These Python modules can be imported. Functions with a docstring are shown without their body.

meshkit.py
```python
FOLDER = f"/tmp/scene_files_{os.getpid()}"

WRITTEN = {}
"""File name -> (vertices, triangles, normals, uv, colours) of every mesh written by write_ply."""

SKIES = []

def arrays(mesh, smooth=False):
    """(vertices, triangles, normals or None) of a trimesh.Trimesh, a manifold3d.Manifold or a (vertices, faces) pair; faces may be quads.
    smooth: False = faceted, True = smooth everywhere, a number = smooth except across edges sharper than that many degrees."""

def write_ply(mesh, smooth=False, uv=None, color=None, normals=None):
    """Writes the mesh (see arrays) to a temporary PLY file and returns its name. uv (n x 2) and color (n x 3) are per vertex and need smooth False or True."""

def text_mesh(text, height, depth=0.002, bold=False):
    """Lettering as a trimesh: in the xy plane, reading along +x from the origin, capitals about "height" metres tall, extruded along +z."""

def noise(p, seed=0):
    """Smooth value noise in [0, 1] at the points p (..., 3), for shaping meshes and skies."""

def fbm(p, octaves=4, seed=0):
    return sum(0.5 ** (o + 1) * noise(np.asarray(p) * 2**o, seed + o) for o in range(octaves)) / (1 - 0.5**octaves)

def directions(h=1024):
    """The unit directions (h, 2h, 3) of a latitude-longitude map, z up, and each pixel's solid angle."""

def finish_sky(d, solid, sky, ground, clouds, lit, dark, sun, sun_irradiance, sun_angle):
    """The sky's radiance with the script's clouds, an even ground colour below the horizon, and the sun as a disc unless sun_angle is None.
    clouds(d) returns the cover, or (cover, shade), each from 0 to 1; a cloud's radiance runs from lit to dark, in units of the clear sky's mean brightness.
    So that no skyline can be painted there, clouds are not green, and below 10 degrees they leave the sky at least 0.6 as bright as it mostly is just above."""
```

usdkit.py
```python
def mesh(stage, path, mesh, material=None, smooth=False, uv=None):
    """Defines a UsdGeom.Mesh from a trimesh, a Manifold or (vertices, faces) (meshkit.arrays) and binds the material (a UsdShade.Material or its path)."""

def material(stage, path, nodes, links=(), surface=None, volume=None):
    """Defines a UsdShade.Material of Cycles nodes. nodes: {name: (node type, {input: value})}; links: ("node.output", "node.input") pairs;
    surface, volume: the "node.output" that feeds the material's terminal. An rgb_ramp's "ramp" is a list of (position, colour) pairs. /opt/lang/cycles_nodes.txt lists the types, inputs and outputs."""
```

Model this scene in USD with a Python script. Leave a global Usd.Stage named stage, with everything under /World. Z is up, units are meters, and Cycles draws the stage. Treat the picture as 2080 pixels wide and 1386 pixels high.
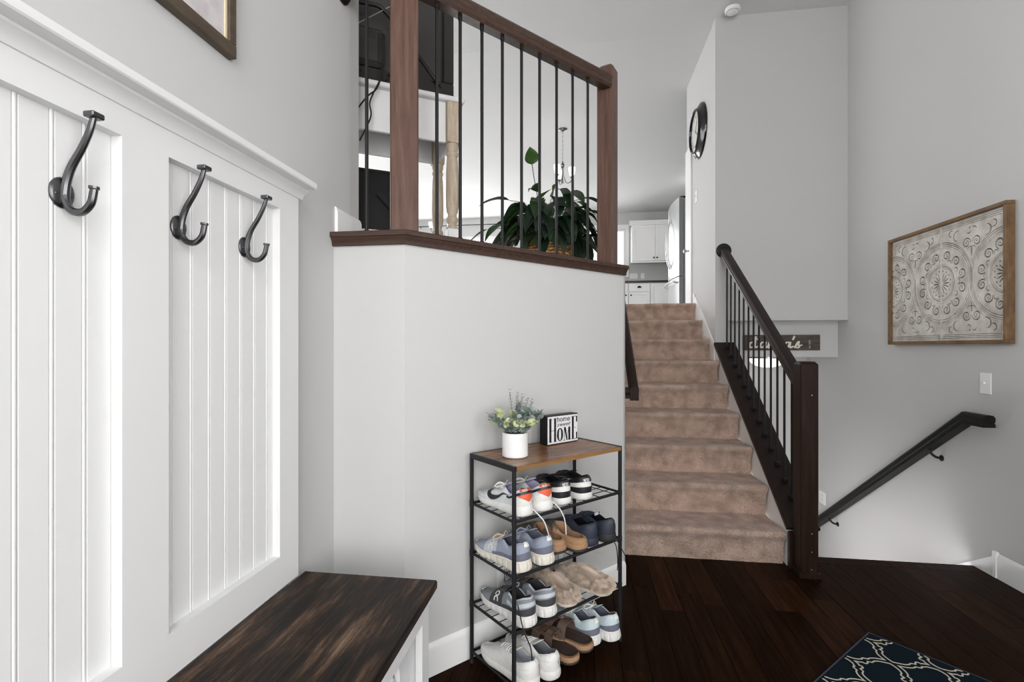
import math, random
import numpy as np, trimesh, usdkit, meshkit
from shapely.geometry import Polygon, LineString, Point, box as sbox, MultiPolygon
from shapely import affinity
from shapely.ops import unary_union
from pxr import Usd, UsdGeom, UsdLux, UsdShade, Sdf, Gf

stage = Usd.Stage.CreateInMemory()
UsdGeom.SetStageUpAxis(stage, 'Z')
UsdGeom.SetStageMetersPerUnit(stage, 1.0)
UsdGeom.Xform.Define(stage, '/World')
UsdGeom.Scope.Define(stage, '/World/Looks')
PI = math.pi

# ------------------------------------------------------------------ camera, sky, lights, exposure
FPX, YAW, HORIZON, EYE = 988.86, 0.14008, 705.9, 1.256
cam = UsdGeom.Camera.Define(stage, '/World/camera')
cam.AddTranslateOp().Set(Gf.Vec3d(0, 0, EYE))
cam.AddRotateXYZOp().Set(Gf.Vec3f(90, 0, math.degrees(YAW)))
cam.CreateHorizontalApertureAttr(36.0)
cam.CreateVerticalApertureAttr(36.0 * 1386 / 2080)
cam.CreateFocalLengthAttr(36.0 * FPX / 2080)
cam.CreateVerticalApertureOffsetAttr((HORIZON - 693.0) / 2080 * 36.0)
cam.CreateClippingRangeAttr(Gf.Vec2f(0.05, 100))
cam.CreateExposureAttr(0.0)


def dome(color, strength):
    d = UsdLux.DomeLight.Define(stage, '/World/sky')
    d.CreateColorAttr(Gf.Vec3f(*color))
    d.CreateIntensityAttr(strength)


def rect_light(name, loc, aim, w, h, power, color=(1, 1, 1)):
    l = UsdLux.RectLight.Define(stage, '/World/' + name)
    l.CreateWidthAttr(w)
    l.CreateHeightAttr(h)
    l.CreateIntensityAttr(power)
    l.CreateColorAttr(Gf.Vec3f(*color))
    m = Gf.Matrix4d().SetLookAt(Gf.Vec3d(*loc), Gf.Vec3d(*aim), Gf.Vec3d(0, 0, 1) if abs(aim[2] - loc[2]) < .95 * np.linalg.norm(np.subtract(aim, loc)) else Gf.Vec3d(0, 1, 0)).GetInverse()
    l.AddTransformOp().Set(m)
    return l


dome((1.0, 1.0, 1.0), 1.6)
rect_light('daylight_entry', (0.50, -1.98, 1.9), (0.40, 3.0, 1.7), 1.9, 3.2, 3.5, (1.0, .99, .975))
rect_light('daylight_side', (2.33, -1.0, 1.75), (-1.0, .3, 1.6), 1.1, 1.9, 3.3, (1.0, .99, .975))
rect_light('daylight_living', (-4.86, 5.2, 3.05), (0.0, 5.2, 3.0), 4.6, 1.9, 1.5, (1.0, .99, .97))
rect_light('daylight_dining', (-2.7, 10.86, 2.75), (-2.7, 3.0, 2.7), 2.1, 1.95, 6.0, (1.0, .99, .97))
rect_light('daylight_kitchen', (0.53, 10.95, 3.3), (0.53, 3.0, 3.2), 0.95, 1.1, 9.0)
rect_light('daylight_lower', (1.75, 4.75, -0.9), (1.95, 4.2, 0.6), 0.6, 0.5, 0.5, (1.0, .98, .95))

# ------------------------------------------------------------------ helpers
LOOKS = {}


def mat(name, nodes, links=(), surface='p.BSDF'):
    LOOKS[name] = usdkit.material(stage, '/World/Looks/' + name, nodes, links, surface=surface)
    return LOOKS[name]


def plain(name, c, rough=.5, metallic=0, spec=.5, bump=0, bscale=200, var=0, vscale=20, **kw):
    n = {'p': ('principled_bsdf', dict(base_color=c, roughness=rough, metallic=metallic, specular_ior_level=spec, **kw))}
    l = []
    if bump or var:
        n['tc'] = ('texture_coordinate', {})
    if bump:
        n['nb'] = ('noise_texture', dict(scale=bscale, detail=2.0))
        n['bp'] = ('bump', dict(strength=1.0, distance=bump))
        l += [('tc.object', 'nb.vector'), ('nb.fac', 'bp.height'), ('bp.normal', 'p.normal')]
    if var:
        n['nv'] = ('noise_texture', dict(scale=vscale, detail=4.0))
        n['rv'] = ('rgb_ramp', dict(ramp=[(.3, tuple(x * (1 - var) for x in c)), (.7, tuple(min(1, x * (1 + var)) for x in c))]))
        l += [('tc.object', 'nv.vector'), ('nv.fac', 'rv.fac'), ('rv.color', 'p.base_color')]
    return mat(name, n, l)


def grain(name, ramp, stretch=(1, 1, 1), scale=6, rough=.4, bump=.0004, spec=.5, detail=6, fine=None, coat=0):
    """wood: noise stretched along one axis of the object's own coordinates."""
    n = {'tc': ('texture_coordinate', {}), 'm': ('mapping', dict(scale=stretch)), 'oi': ('object_info', {}),
         'off': ('combine_xyz', {}), 'k': ('math', dict(math_type='multiply', value2=17.0)), 'ad': ('mix', dict(mix_type='add', fac=1.0)),
         'nz': ('noise_texture', dict(scale=scale, detail=detail, roughness=.62)), 'r': ('rgb_ramp', dict(ramp=ramp)),
         'm2': ('mapping', dict(scale=tuple(s * (fine or 9) for s in stretch))), 'n2': ('noise_texture', dict(scale=scale, detail=3)),
         'mx': ('mix', dict(mix_type='multiply', fac=.55)), 'r2': ('rgb_ramp', dict(ramp=[(.3, (.45, .45, .45)), (.7, (1.25, 1.25, 1.25))])),
         'bp': ('bump', dict(strength=1.0, distance=bump)),
         'p': ('principled_bsdf', dict(roughness=rough, specular_ior_level=spec, coat_weight=coat))}
    l = [('tc.object', 'm.vector'), ('oi.random', 'k.value1'), ('k.value', 'off.x'), ('k.value', 'off.y'), ('k.value', 'off.z'),
         ('m.vector', 'ad.color1'), ('off.vector', 'ad.color2'), ('ad.color', 'nz.vector'), ('nz.fac', 'r.fac'),
         ('ad.color', 'm2.vector'), ('m2.vector', 'n2.vector'), ('n2.fac', 'r2.fac'), ('r.color', 'mx.color1'), ('r2.color', 'mx.color2'),
         ('mx.color', 'p.base_color'), ('n2.fac', 'bp.height'), ('bp.normal', 'p.normal')]
    return mat(name, n, l)


plain('wall_paint', (.55, .55, .545), .75, bump=.0002, bscale=160)
plain('ceiling_paint', (.60, .60, .60), .9, bump=.0008, bscale=160)
plain('white_trim', (.82, .82, .82), .38, bump=.00015, bscale=60)
plain('white_paint', (.76, .76, .765), .45, bump=.0002, bscale=80)
plain('iron', (.014, .014, .016), .45, spec=.25)
plain('black_wood', (.007, .0065, .0065), .45, spec=.22, bump=.0002, bscale=120)
plain('steel', (.72, .73, .74), .30, metallic=1)
plain('steel_side', (.50, .50, .51), .5, metallic=.3)
plain('nickel', (.5, .49, .47), .3, metallic=1)
plain('pewter', (.13, .13, .135), .30, metallic=1)
plain('black_gloss', (.006, .006, .006), .12)
plain('plastic_white', (.82, .82, .82), .35)
plain('black_matte', (.006, .006, .006), .7)
plain('counter_dark', (.03, .028, .027), .25)
plain('nail', (.45, .43, .40), .4, metallic=1)
WOODZ = dict(stretch=(14, 14, .9), scale=5)
grain('stain_vertical', [(.25, (.078, .039, .028)), (.5, (.122, .066, .048)), (.75, (.175, .102, .078))], (14, 14, .9), 5, .38, spec=.3)
grain('stain_along_x', [(.25, (.036, .0175, .0115)), (.5, (.060, .031, .021)), (.75, (.090, .048, .033))], (.9, 14, 14), 5, .36, spec=.35)
grain('stain_dark', [(.25, (.0125, .0062, .0044)), (.5, (.020, .0102, .0072)), (.75, (.032, .0170, .0122))], (12, 12, .9), 5, .38, spec=.12)
grain('stain_dark_long', [(.25, (.0105, .0056, .0042)), (.5, (.0165, .0088, .0064)), (.75, (.026, .0142, .0105))], (12, .9, 12), 5, .36, spec=.2)
for i, k in enumerate((.9, 1.1, 1.4, 1.8)):
    grain(f'floor_wood_{"abcd"[i]}', [(.25, tuple(k * c for c in (.0085, .0034, .0017))), (.5, tuple(k * c for c in (.0150, .0062, .0029))), (.8, tuple(k * c for c in (.028, .0125, .0058)))], (13, .8, 13), 4, .24, bump=.0002, spec=.012)
grain('rustic_wood', [(.28, (.05, .021, .011)), (.42, (.16, .064, .025)), (.58, (.30, .135, .052)), (.75, (.40, .21, .095))], (2.2, 11, 11), 3.2, .22, fine=7)
grain('rustic_edge', [(.3, (.22, .11, .035)), (.7, (.34, .18, .06))], (2, 12, 12), 4, .4)
grain('frame_wood', [(.3, (.11, .058, .022)), (.6, (.21, .118, .048)), (.8, (.30, .18, .080))], (10, 1.2, 3), 5, .5)
grain('frame_wood_grey', [(.3, (.06, .042, .028)), (.6, (.105, .076, .050)), (.8, (.15, .11, .078))], (10, 1.2, 6), 5, .55)
grain('pine', [(.3, (.42, .32, .22)), (.55, (.56, .46, .35)), (.75, (.66, .58, .47))], (7, 7, 1.2), 9, .6)
grain('sign_wood', [(.3, (.035, .025, .02)), (.55, (.085, .066, .056)), (.75, (.16, .135, .12))], (1.5, 10, 12), 8, .7)


n = {'tc': ('texture_coordinate', {}), 'm': ('mapping', dict(scale=(9, 1.5, 9))), 'n1': ('noise_texture', dict(scale=2.1, detail=10, roughness=.72)), 'r1': ('rgb_ramp', dict(ramp=[(.38, (.0085, .0066, .0054)), (.48, (.017, .0108, .0074)), (.55, (.043, .024, .0145)), (.62, (.10, .062, .040)), (.72, (.19, .13, .088))])),
     'm2': ('mapping', dict(scale=(70, 2.6, 70))), 'n2': ('noise_texture', dict(scale=2.0, detail=4)), 'r2': ('rgb_ramp', dict(ramp=[(.32, (.42, .40, .38)), (.52, (1, 1, 1)), (.68, (1.7, 1.6, 1.5))])), 'mx': ('mix', dict(mix_type='multiply', fac=.85)), 'bp': ('bump', dict(strength=1.0, distance=.0004)), 'p': ('principled_bsdf', dict(roughness=.42, specular_ior_level=.14))}
mat('bench_wood', n, [('tc.object', 'm.vector'), ('tc.object', 'm2.vector'), ('m.vector', 'n1.vector'), ('m2.vector', 'n2.vector'), ('n1.fac', 'r1.fac'), ('n2.fac', 'r2.fac'), ('r1.color', 'mx.color1'), ('r2.color', 'mx.color2'), ('mx.color', 'p.base_color'), ('n2.fac', 'bp.height'), ('bp.normal', 'p.normal')])


def nonum(path, name):
    k, n = name, 0
    while stage.GetPrimAtPath(f'{path}/{k}'):
        n += 1
        k = f'{name}_{n:03d}'
    return k


def meta(prim, label=None, cat=None, group=None, kind=None):
    for k, v in (('label', label), ('category', cat), ('group', group), ('kind', kind)):
        if v:
            prim.SetCustomDataByKey(k, v)


ORIGIN = {}


def thing(name, label, cat, loc=(0, 0, 0), rotz=0, group=None, kind=None):
    path = '/World/' + nonum('/World', name)
    x = UsdGeom.Xform.Define(stage, path)
    x.AddTranslateOp().Set(Gf.Vec3d(*map(float, loc)))
    if rotz:
        x.AddRotateZOp().Set(math.degrees(rotz))
    ORIGIN[path] = (np.array(loc, float), rotz)
    meta(x.GetPrim(), label, cat, group, kind)
    return path


def as_mesh(m):
    if isinstance(m, (list, tuple)) and len(m) and not isinstance(m[0], np.ndarray):
        m = trimesh.util.concatenate([as_mesh(k) for k in m])
    return m


def part(parent, name, mesh, look, smooth=35, world=False, label=None, kind=None):
    """one Mesh prim under parent; world=True: the vertices are world coordinates."""
    m = as_mesh(mesh)
    path = f'{parent}/{nonum(parent, name)}'
    if world:
        m = m.copy() if hasattr(m, 'copy') else trimesh.Trimesh(*m, process=False)
        top = '/'.join(parent.split('/')[:3])
        loc, rz = ORIGIN.get(top, (np.zeros(3), 0))
        v = np.asarray(m.vertices) - loc
        c, s = math.cos(-rz), math.sin(-rz)
        m.vertices = np.c_[v[:, 0] * c - v[:, 1] * s, v[:, 0] * s + v[:, 1] * c, v[:, 2]]
    p = usdkit.mesh(stage, path, m, LOOKS[look], smooth=smooth)
    meta(p.GetPrim(), label, kind=kind)
    return path


def struct(name, mesh, look, smooth=35, label=None):
    path = '/World/' + nonum('/World', name)
    p = usdkit.mesh(stage, path, as_mesh(mesh), LOOKS[look], smooth=smooth)
    meta(p.GetPrim(), label, kind='structure')
    return path


def struct_group(name, label=None):
    path = '/World/' + nonum('/World', name)
    x = UsdGeom.Xform.Define(stage, path)
    meta(x.GetPrim(), label, kind='structure')
    return path


def bx(x0, y0, z0, x1, y1, z1, b=0.0):
    """box between two corners, edges chamfered by b."""
    x0, x1 = sorted((x0, x1)); y0, y1 = sorted((y0, y1)); z0, z1 = sorted((z0, z1))
    if b <= 0:
        m = trimesh.creation.box((x1 - x0, y1 - y0, z1 - z0))
        m.apply_translation(((x0 + x1) / 2, (y0 + y1) / 2, (z0 + z1) / 2))
        return m
    h = np.array([x1 - x0, y1 - y0, z1 - z0]) / 2
    b = min(b, h.min() * .95)
    pts = []
    for sx in (-1, 1):
        for sy in (-1, 1):
            for sz in (-1, 1):
                for k in range(3):
                    q = h - b
                    q = q.copy(); q[k] = h[k]
                    pts.append(q * (sx, sy, sz))
    m = trimesh.convex.convex_hull(np.array(pts))
    m.apply_translation(((x0 + x1) / 2, (y0 + y1) / 2, (z0 + z1) / 2))
    return m


def frame_axes(o, ex, ey, ez):
    M = np.eye(4)
    M[:3, 0], M[:3, 1], M[:3, 2], M[:3, 3] = ex, ey, ez, o
    return M


def ext(poly, h, M=None):
    """extrude shapely polygon(s) by h along +z, then place by matrix M."""
    gs = list(getattr(poly, 'geoms', [poly]))
    m = trimesh.util.concatenate([trimesh.creation.extrude_polygon(g, h, engine='earcut') for g in gs if not g.is_empty and g.area > 1e-9])
    if M is not None:
        m.apply_transform(M)
        if np.linalg.det(M[:3, :3]) < 0:
            m.invert()
    return m


def unit(v):
    v = np.asarray(v, float)
    return v / (np.linalg.norm(v) + 1e-12)


def tube(pts, r, n=8, cap=True):
    p = np.asarray(pts, float)
    r = np.broadcast_to(np.asarray(r, float), (len(p),))
    t = np.gradient(p, axis=0)
    t /= np.linalg.norm(t, axis=1, keepdims=True) + 1e-12
    a = unit(np.cross(t[0], (0, 0, 1) if abs(t[0][2]) < .9 else (1, 0, 0)))
    V, F = [], []
    for i in range(len(p)):
        a = unit(a - t[i] * (a @ t[i]))
        b = np.cross(t[i], a)
        for k in range(n):
            g = 2 * PI * k / n
            V.append(p[i] + r[i] * (math.cos(g) * a + math.sin(g) * b))
    for i in range(len(p) - 1):
        for k in range(n):
            q = [i * n + k, i * n + (k + 1) % n, (i + 1) * n + (k + 1) % n, (i + 1) * n + k]
            F += [[q[0], q[1], q[2]], [q[0], q[2], q[3]]]
    if cap:
        c0, c1 = len(V), len(V) + 1
        V += [p[0], p[-1]]
        for k in range(n):
            F += [[c0, (k + 1) % n, k], [c1, (len(p) - 1) * n + k, (len(p) - 1) * n + (k + 1) % n]]
    return trimesh.Trimesh(np.array(V), np.array(F), process=False)


def spline(pts, n=8):
    """Catmull-Rom through points."""
    p = np.asarray(pts, float)
    P = np.vstack([2 * p[0] - p[1], p, 2 * p[-1] - p[-2]])
    out = []
    for i in range(1, len(P) - 2):
        for k in range(n):
            u = k / n
            out.append(.5 * (2 * P[i] + (P[i + 1] - P[i - 1]) * u + (2 * P[i - 1] - 5 * P[i] + 4 * P[i + 1] - P[i + 2]) * u * u + (3 * P[i] - P[i - 1] - 3 * P[i + 1] + P[i + 2]) * u ** 3))
    out.append(p[-1])
    return np.array(out)


def lathe(prof, n=24, loc=(0, 0, 0), axis=None):
    m = trimesh.creation.revolve(np.asarray(prof, float), sections=n)
    if axis is not None:
        m.apply_transform(trimesh.geometry.align_vectors((0, 0, 1), unit(axis)))
    m.apply_translation(loc)
    return m


def sweep(profile, p0, p1, side, up):
    """a profile polygon (side, up coordinates) run straight from p0 to p1, cut square to the profile's plane."""
    p0, p1 = np.asarray(p0, float), np.asarray(p1, float)
    pr = np.asarray(profile, float)
    side, up = np.asarray(side, float), np.asarray(up, float)
    a = p0 + pr[:, :1] * side + pr[:, 1:] * up
    b = p1 + pr[:, :1] * side + pr[:, 1:] * up
    poly = Polygon(pr)
    tv, tf = trimesh.creation.triangulate_polygon(poly, engine='earcut')
    n = len(pr)
    from scipy.spatial import cKDTree
    ids = cKDTree(pr).query(tv)[1]
    F = []
    for i in range(n):
        j = (i + 1) % n
        F += [[i, j, n + j], [i, n + j, n + i]]
    F = np.vstack([F, ids[tf][:, ::-1], ids[tf] + n])
    m = trimesh.Trimesh(np.vstack([a, b]), F, process=False)
    m.fix_normals()
    return m


# ------------------------------------------------------------------ the setting
D = np.array([.691, .723, 0.0]); D /= np.linalg.norm(D)          # along the diagonal half wall
N = np.array([D[1], -D[0], 0.0])                                  # its face's normal, to the entry
UP = np.array([0, 0, 1.0])
CORNER = np.array([-.644, 1.726, 0.0])
WALL_END = np.array([.221, 2.632, 0.0])
XL, XR = -.923, 2.25
CEIL, UPF = 4.15, 1.685
CAPZ = 1.686
STEP_Y, RUN, RISE = 3.005, .2742, .19
STX0, STX1 = .238, 1.168
YB = 4.5                                                          # bulkhead face over the down stairs
LOWC, LOWF = 1.17, -1.14

TOPZ = CEIL + .72
struct('wall_left', bx(XL - .12, -2.0, 0, XL, 1.935, TOPZ), 'wall_paint')
struct('wall_right', ext(sbox(-2.0, LOWF, 6.2, TOPZ).difference(sbox(-1.6, .75, -.4, 2.75)), .12, frame_axes((XR, 0, 0), (0, 1, 0), (0, 0, 1), (1, 0, 0))), 'wall_paint')


def back_wall():
    """entry wall behind the camera, with the opening of the glazed door and the window over it."""
    p = sbox(XL - .12, 0, XR + .12, TOPZ).difference(sbox(-.5, .05, 1.5, 2.15)).difference(sbox(-.5, 2.4, 1.5, 3.6))
    return ext(p, .12, frame_axes((0, -2.0, 0), (1, 0, 0), (0, 0, 1), (0, -1, 0)))


struct('wall_entry', back_wall(), 'wall_paint')


def half_wall():
    """low wall round the edge of the upper floor: square leg, diagonal face and the side of the stairs."""
    p = Polygon([(XL, CORNER[1]), CORNER[:2], WALL_END[:2], (STX0 - .003, WALL_END[1] + .02), (STX0 - .003, 5.19), (.1, 5.19), (.1, 2.75), (-.70, 1.86), (XL, 1.86)])
    return ext(p, 1.645)


struct('wall_half', half_wall(), 'wall_paint')
up = Polygon([(XL - .02, 1.86), (-.70, 1.86), (.1, 2.75), (.1, 5.24), (2.5, 5.24), (2.5, 10.7), (-5, 10.7), (-5, -2.0), (XL - .02, -2.0)])
struct('floor_upper', ext(up, .10, frame_axes((0, 0, UPF - .10), (1, 0, 0), (0, 1, 0), (0, 0, 1))), 'white_paint')
struct('wall_bulkhead', [bx(1.1755, YB, 1.49, XR, YB + .12, CEIL + .02)], 'wall_paint')
struct('wall_clock', [bx(1.1755, YB + .12, 1.70, 1.29, 5.66, CEIL), bx(1.1755, YB, LOWF, 1.29, 5.24, 1.49), bx(1.1755, YB + .12, 1.49, 1.29, 5.24, 1.70)], 'wall_paint')
struct('ceiling_lower', [bx(1.29, YB + .12, 1.49, XR, 4.66, 1.6), bx(1.29, 4.66, LOWC, XR, 5.4, 1.6)], 'wall_paint')
struct('wall_lower', bx(1.29, 5.24, LOWF, XR, 5.36, LOWC), 'wall_paint')
struct('floor_lower', bx(1.2, 4.4, LOWF - .1, XR, 5.3, LOWF), 'white_paint')
ceil_y0 = 4.68
struct('ceiling', [bx(-5.1, ceil_y0, CEIL, 2.6, 10.8, CEIL + .1),
                   ext(Polygon([(-2.1, CEIL + .68), (ceil_y0, CEIL), (ceil_y0, CEIL + .1), (-2.1, CEIL + .80)]), 7.7, frame_axes((-5.1, 0, 0), (0, 1, 0), (0, 0, 1), (1, 0, 0)))], 'ceiling_paint')
KY = 10.7


def kitchen_wall():
    p = sbox(-5.1, 1.5, 2.6, CEIL).difference(sbox(.10, 2.80, .96, 3.80)).difference(sbox(-3.8, UPF + .02, -1.6, 3.75))
    return ext(p, .12, frame_axes((0, KY + .12, 0), (1, 0, 0), (0, 0, 1), (0, -1, 0)))


struct('wall_back', kitchen_wall(), 'wall_paint')
struct('wall_kitchen', bx(2.25, 5.6, 1.6, 2.37, KY, CEIL), 'wall_paint')


def living_wall():
    p = sbox(-2.0, 1.5, KY, TOPZ).difference(sbox(3.0, 2.2, 7.4, 3.9))
    return ext(p, .12, frame_axes((-5.0, 0, 0), (0, 1, 0), (0, 0, 1), (-1, 0, 0)))


struct('wall_living', living_wall(), 'wall_paint')
struct('wall_front', bx(-5.1, -2.12, 1.5, XL - .12, -2.0, TOPZ), 'wall_paint')


# dark plank floor: every plank a piece of its own
def plank_floor():
    fl = struct_group('floor', 'dark stained hardwood plank floor of the entry')
    rng = random.Random(4)
    part(fl, 'subfloor', bx(XL, -2.0, -.06, XR, 3.10, -.0125), 'black_matte')
    w, x, y_end = .1085, XL, 3.055
    row = 0
    while x < XR - .001:
        x1 = min(x + w, XR)
        y = -2.0 - rng.random() * .9
        while y < y_end:
            ln = rng.choice((.9, 1.3, 1.7, 2.1, 1.5))
            a, b = max(y, -2.0), min(y + ln, y_end)
            if b - a > .02:
                h = rng.uniform(-.0006, .0)
                part(fl, 'plank', bx(x + .0007, a + .0006, -.012, x1 - .0007, b - .0006, h, .0009), 'floor_wood_' + rng.choice('aabbbcd'), smooth=False)
            y += ln
        x = x1
        row += 1
    prof = [(0, -.03), (.085, -.03), (.095, -.022), (.095, -.006), (.088, 0.0), (0, 0)]
    part(fl, 'stair_nosing', sweep(prof, (1.295, y_end + .001, 0), (XR, y_end + .001, 0), (0, 1, 0), (0, 0, 1)), 'floor_wood_c')


plank_floor()

BASE = [(0, 0), (.0125, 0), (.0125, .100), (.0095, .112), (.005, .121), (0, .124)]
struct('baseboard_half', [sweep(BASE, (CORNER - .0 * N) + D * .0, WALL_END + D * .012, N, UP)], 'white_trim')
bbr = [(0, 0), (.0125, 0), (.0125, .108), (.0095, .120), (.005, .129), (0, .133)]
struct('baseboard_right', [sweep(bbr, (XR, -2.0, 0), (XR, 2.985, 0), (-1, 0, 0), (0, 0, 1)), bx(XR - .018, 2.985, 0, XR, 3.012, .143, .002)], 'white_trim')
sk = Polygon([(3.0, -.25), (3.0, .118), (4.5, .118 - 1.5 * .62), (4.5, LOWF), (3.4, LOWF)])
struct('trim_1', ext(sk, .014, frame_axes((XR, 0, 0), (0, 1, 0), (0, 0, 1), (-1, 0, 0))), 'white_trim')
struct('baseboard_upper', [sweep(BASE, (XL, 1.734, CAPZ), (XL, 1.936, CAPZ), (1, 0, 0), (0, 0, .85))], 'white_trim')

# ------------------------------------------------------------------ carpeted stairs
n = {'tc': ('texture_coordinate', {}), 'n1': ('noise_texture', dict(scale=330, detail=3, roughness=.7)), 'r1': ('rgb_ramp', dict(ramp=[(.33, (.20, .120, .090)), (.49, (.50, .345, .27)), (.64, (.84, .68, .58))])),
     'n2': ('noise_texture', dict(scale=11, detail=4)), 'r2': ('rgb_ramp', dict(ramp=[(.36, (.72, .70, .68)), (.64, (1.12, 1.12, 1.12))])), 'mx': ('mix', dict(mix_type='multiply', fac=1.0)),
     'bp': ('bump', dict(strength=1.0, distance=.006)), 'p': ('principled_bsdf', dict(roughness=.95, specular_ior_level=.1, sheen_weight=.25, sheen_roughness=.5))}
mat('carpet', n, [('tc.object', 'n1.vector'), ('tc.object', 'n2.vector'), ('n1.fac', 'r1.fac'), ('n2.fac', 'r2.fac'), ('r1.color', 'mx.color1'), ('r2.color', 'mx.color2'), ('mx.color', 'p.base_color'), ('n1.fac', 'bp.height'), ('bp.normal', 'p.normal')])


def carpet_step(k):
    """one carpeted step: riser, rolled nosing, tread; the pile makes its edges uneven."""
    y, z = STEP_Y + k * RUN, k * RISE
    yb = y + RUN + .03 if k < 8 else y + .28
    prof = [(y + .012, z - .002), (y + .010, z + .05), (y + .008, z + .10), (y + .001, z + .135), (y - .013, z + .152), (y - .020, z + .168), (y - .016, z + .181), (y - .004, z + .189), (y + .03, z + .191), (y + .10, z + .191), (y + .18, z + .191), (yb, z + .191)]
    pr = []
    for (a, b) in zip(prof[:-1], prof[1:]):
        m = max(1, int(math.hypot(b[0] - a[0], b[1] - a[1]) / .014))
        for i in range(m):
            pr.append((a[0] + (b[0] - a[0]) * i / m, a[1] + (b[1] - a[1]) * i / m))
    pr.append(prof[-1])
    pr = np.array(pr)
    nx = 68
    xs = np.linspace(0, 1, nx)
    V = np.zeros((len(pr), nx, 3))
    t = np.gradient(pr, axis=0); t /= np.linalg.norm(t, axis=1, keepdims=True)
    nr = np.c_[-t[:, 1], t[:, 0]]
    nose = np.exp(-((pr[:, 1] - z - .168) / .035) ** 2) * np.exp(-((pr[:, 0] - y + .02) / .05) ** 2)
    for i in range(len(pr)):
        x0, x1 = STX0 + .001, STX1 + .006 * nose[i] - .004
        X = x0 + (x1 - x0) * xs
        P = np.c_[X, np.full(nx, pr[i, 0]), np.full(nx, pr[i, 1])]
        d = (meshkit.fbm(P * 70 + k * 9.1, 3, 5) - .5) * .006 + (meshkit.noise(P * 9 + k * 5.3, 3) - .5) * .006
        P[:, 1] += nr[i, 0] * d; P[:, 2] += nr[i, 1] * d
        P[-1, 0] += (meshkit.noise(P[-1:] * 60 + k, 8)[0] - .6) * .009
        V[i] = P
    F = []
    for i in range(len(pr) - 1):
        for j in range(nx - 1):
            a, b, c, e = i * nx + j, i * nx + j + 1, (i + 1) * nx + j + 1, (i + 1) * nx + j
            F += [[a, b, c], [a, c, e]]
    top = trimesh.Trimesh(V.reshape(-1, 3), np.array(F), process=False)
    side = Polygon([tuple(p) for p in pr] + [(yb, z - .02), (y + .012, z - .02)])
    cheek = ext(side.buffer(0), STX1 - STX0 - .012, frame_axes((STX0 + .004, 0, 0), (0, 1, 0), (0, 0, 1), (1, 0, 0)))
    cheek.apply_translation((0, .004, -.003))
    return [top, cheek]


st = thing('staircase', 'straight flight of stairs in tan pile carpet climbing to the upper floor', 'stairs', ((STX0 + STX1) / 2, STEP_Y, 0))
for k in range(9):
    part(st, 'step', carpet_step(k), 'carpet', smooth=60, world=True)

# white skirt, knee wall and the square wood end under the sloping cap
SL = RISE / RUN


def cap_z(y):
    return 1.300 - SL * (YB - y)


y_lo = 2.985
knee = Polygon([(y_lo + .012, 0), (y_lo + .012, cap_z(y_lo + .012) - .02), (YB, cap_z(YB) - .02), (YB, -.2), (3.3, -.2)])
struct('wall_knee', ext(knee, .143, frame_axes((1.175, 0, 0), (0, 1, 0), (0, 0, 1), (1, 0, 0))), 'white_trim')
skirt = Polygon([(YB, cap_z(YB) - .022), (5.20, cap_z(YB) + SL * .70 - .022), (5.27, 1.79), (5.27, 1.45), (5.0, 1.2), (YB, .9)])
struct('trim_2', ext(skirt, .012, frame_axes((1.1640, 0, 0), (0, 1, 0), (0, 0, 1), (1, 0, 0))), 'white_trim')
struct('trim_3', [bx(1.160, 5.262, 1.69, 1.1755, 5.30, 1.815, .002)], 'white_trim')
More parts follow.
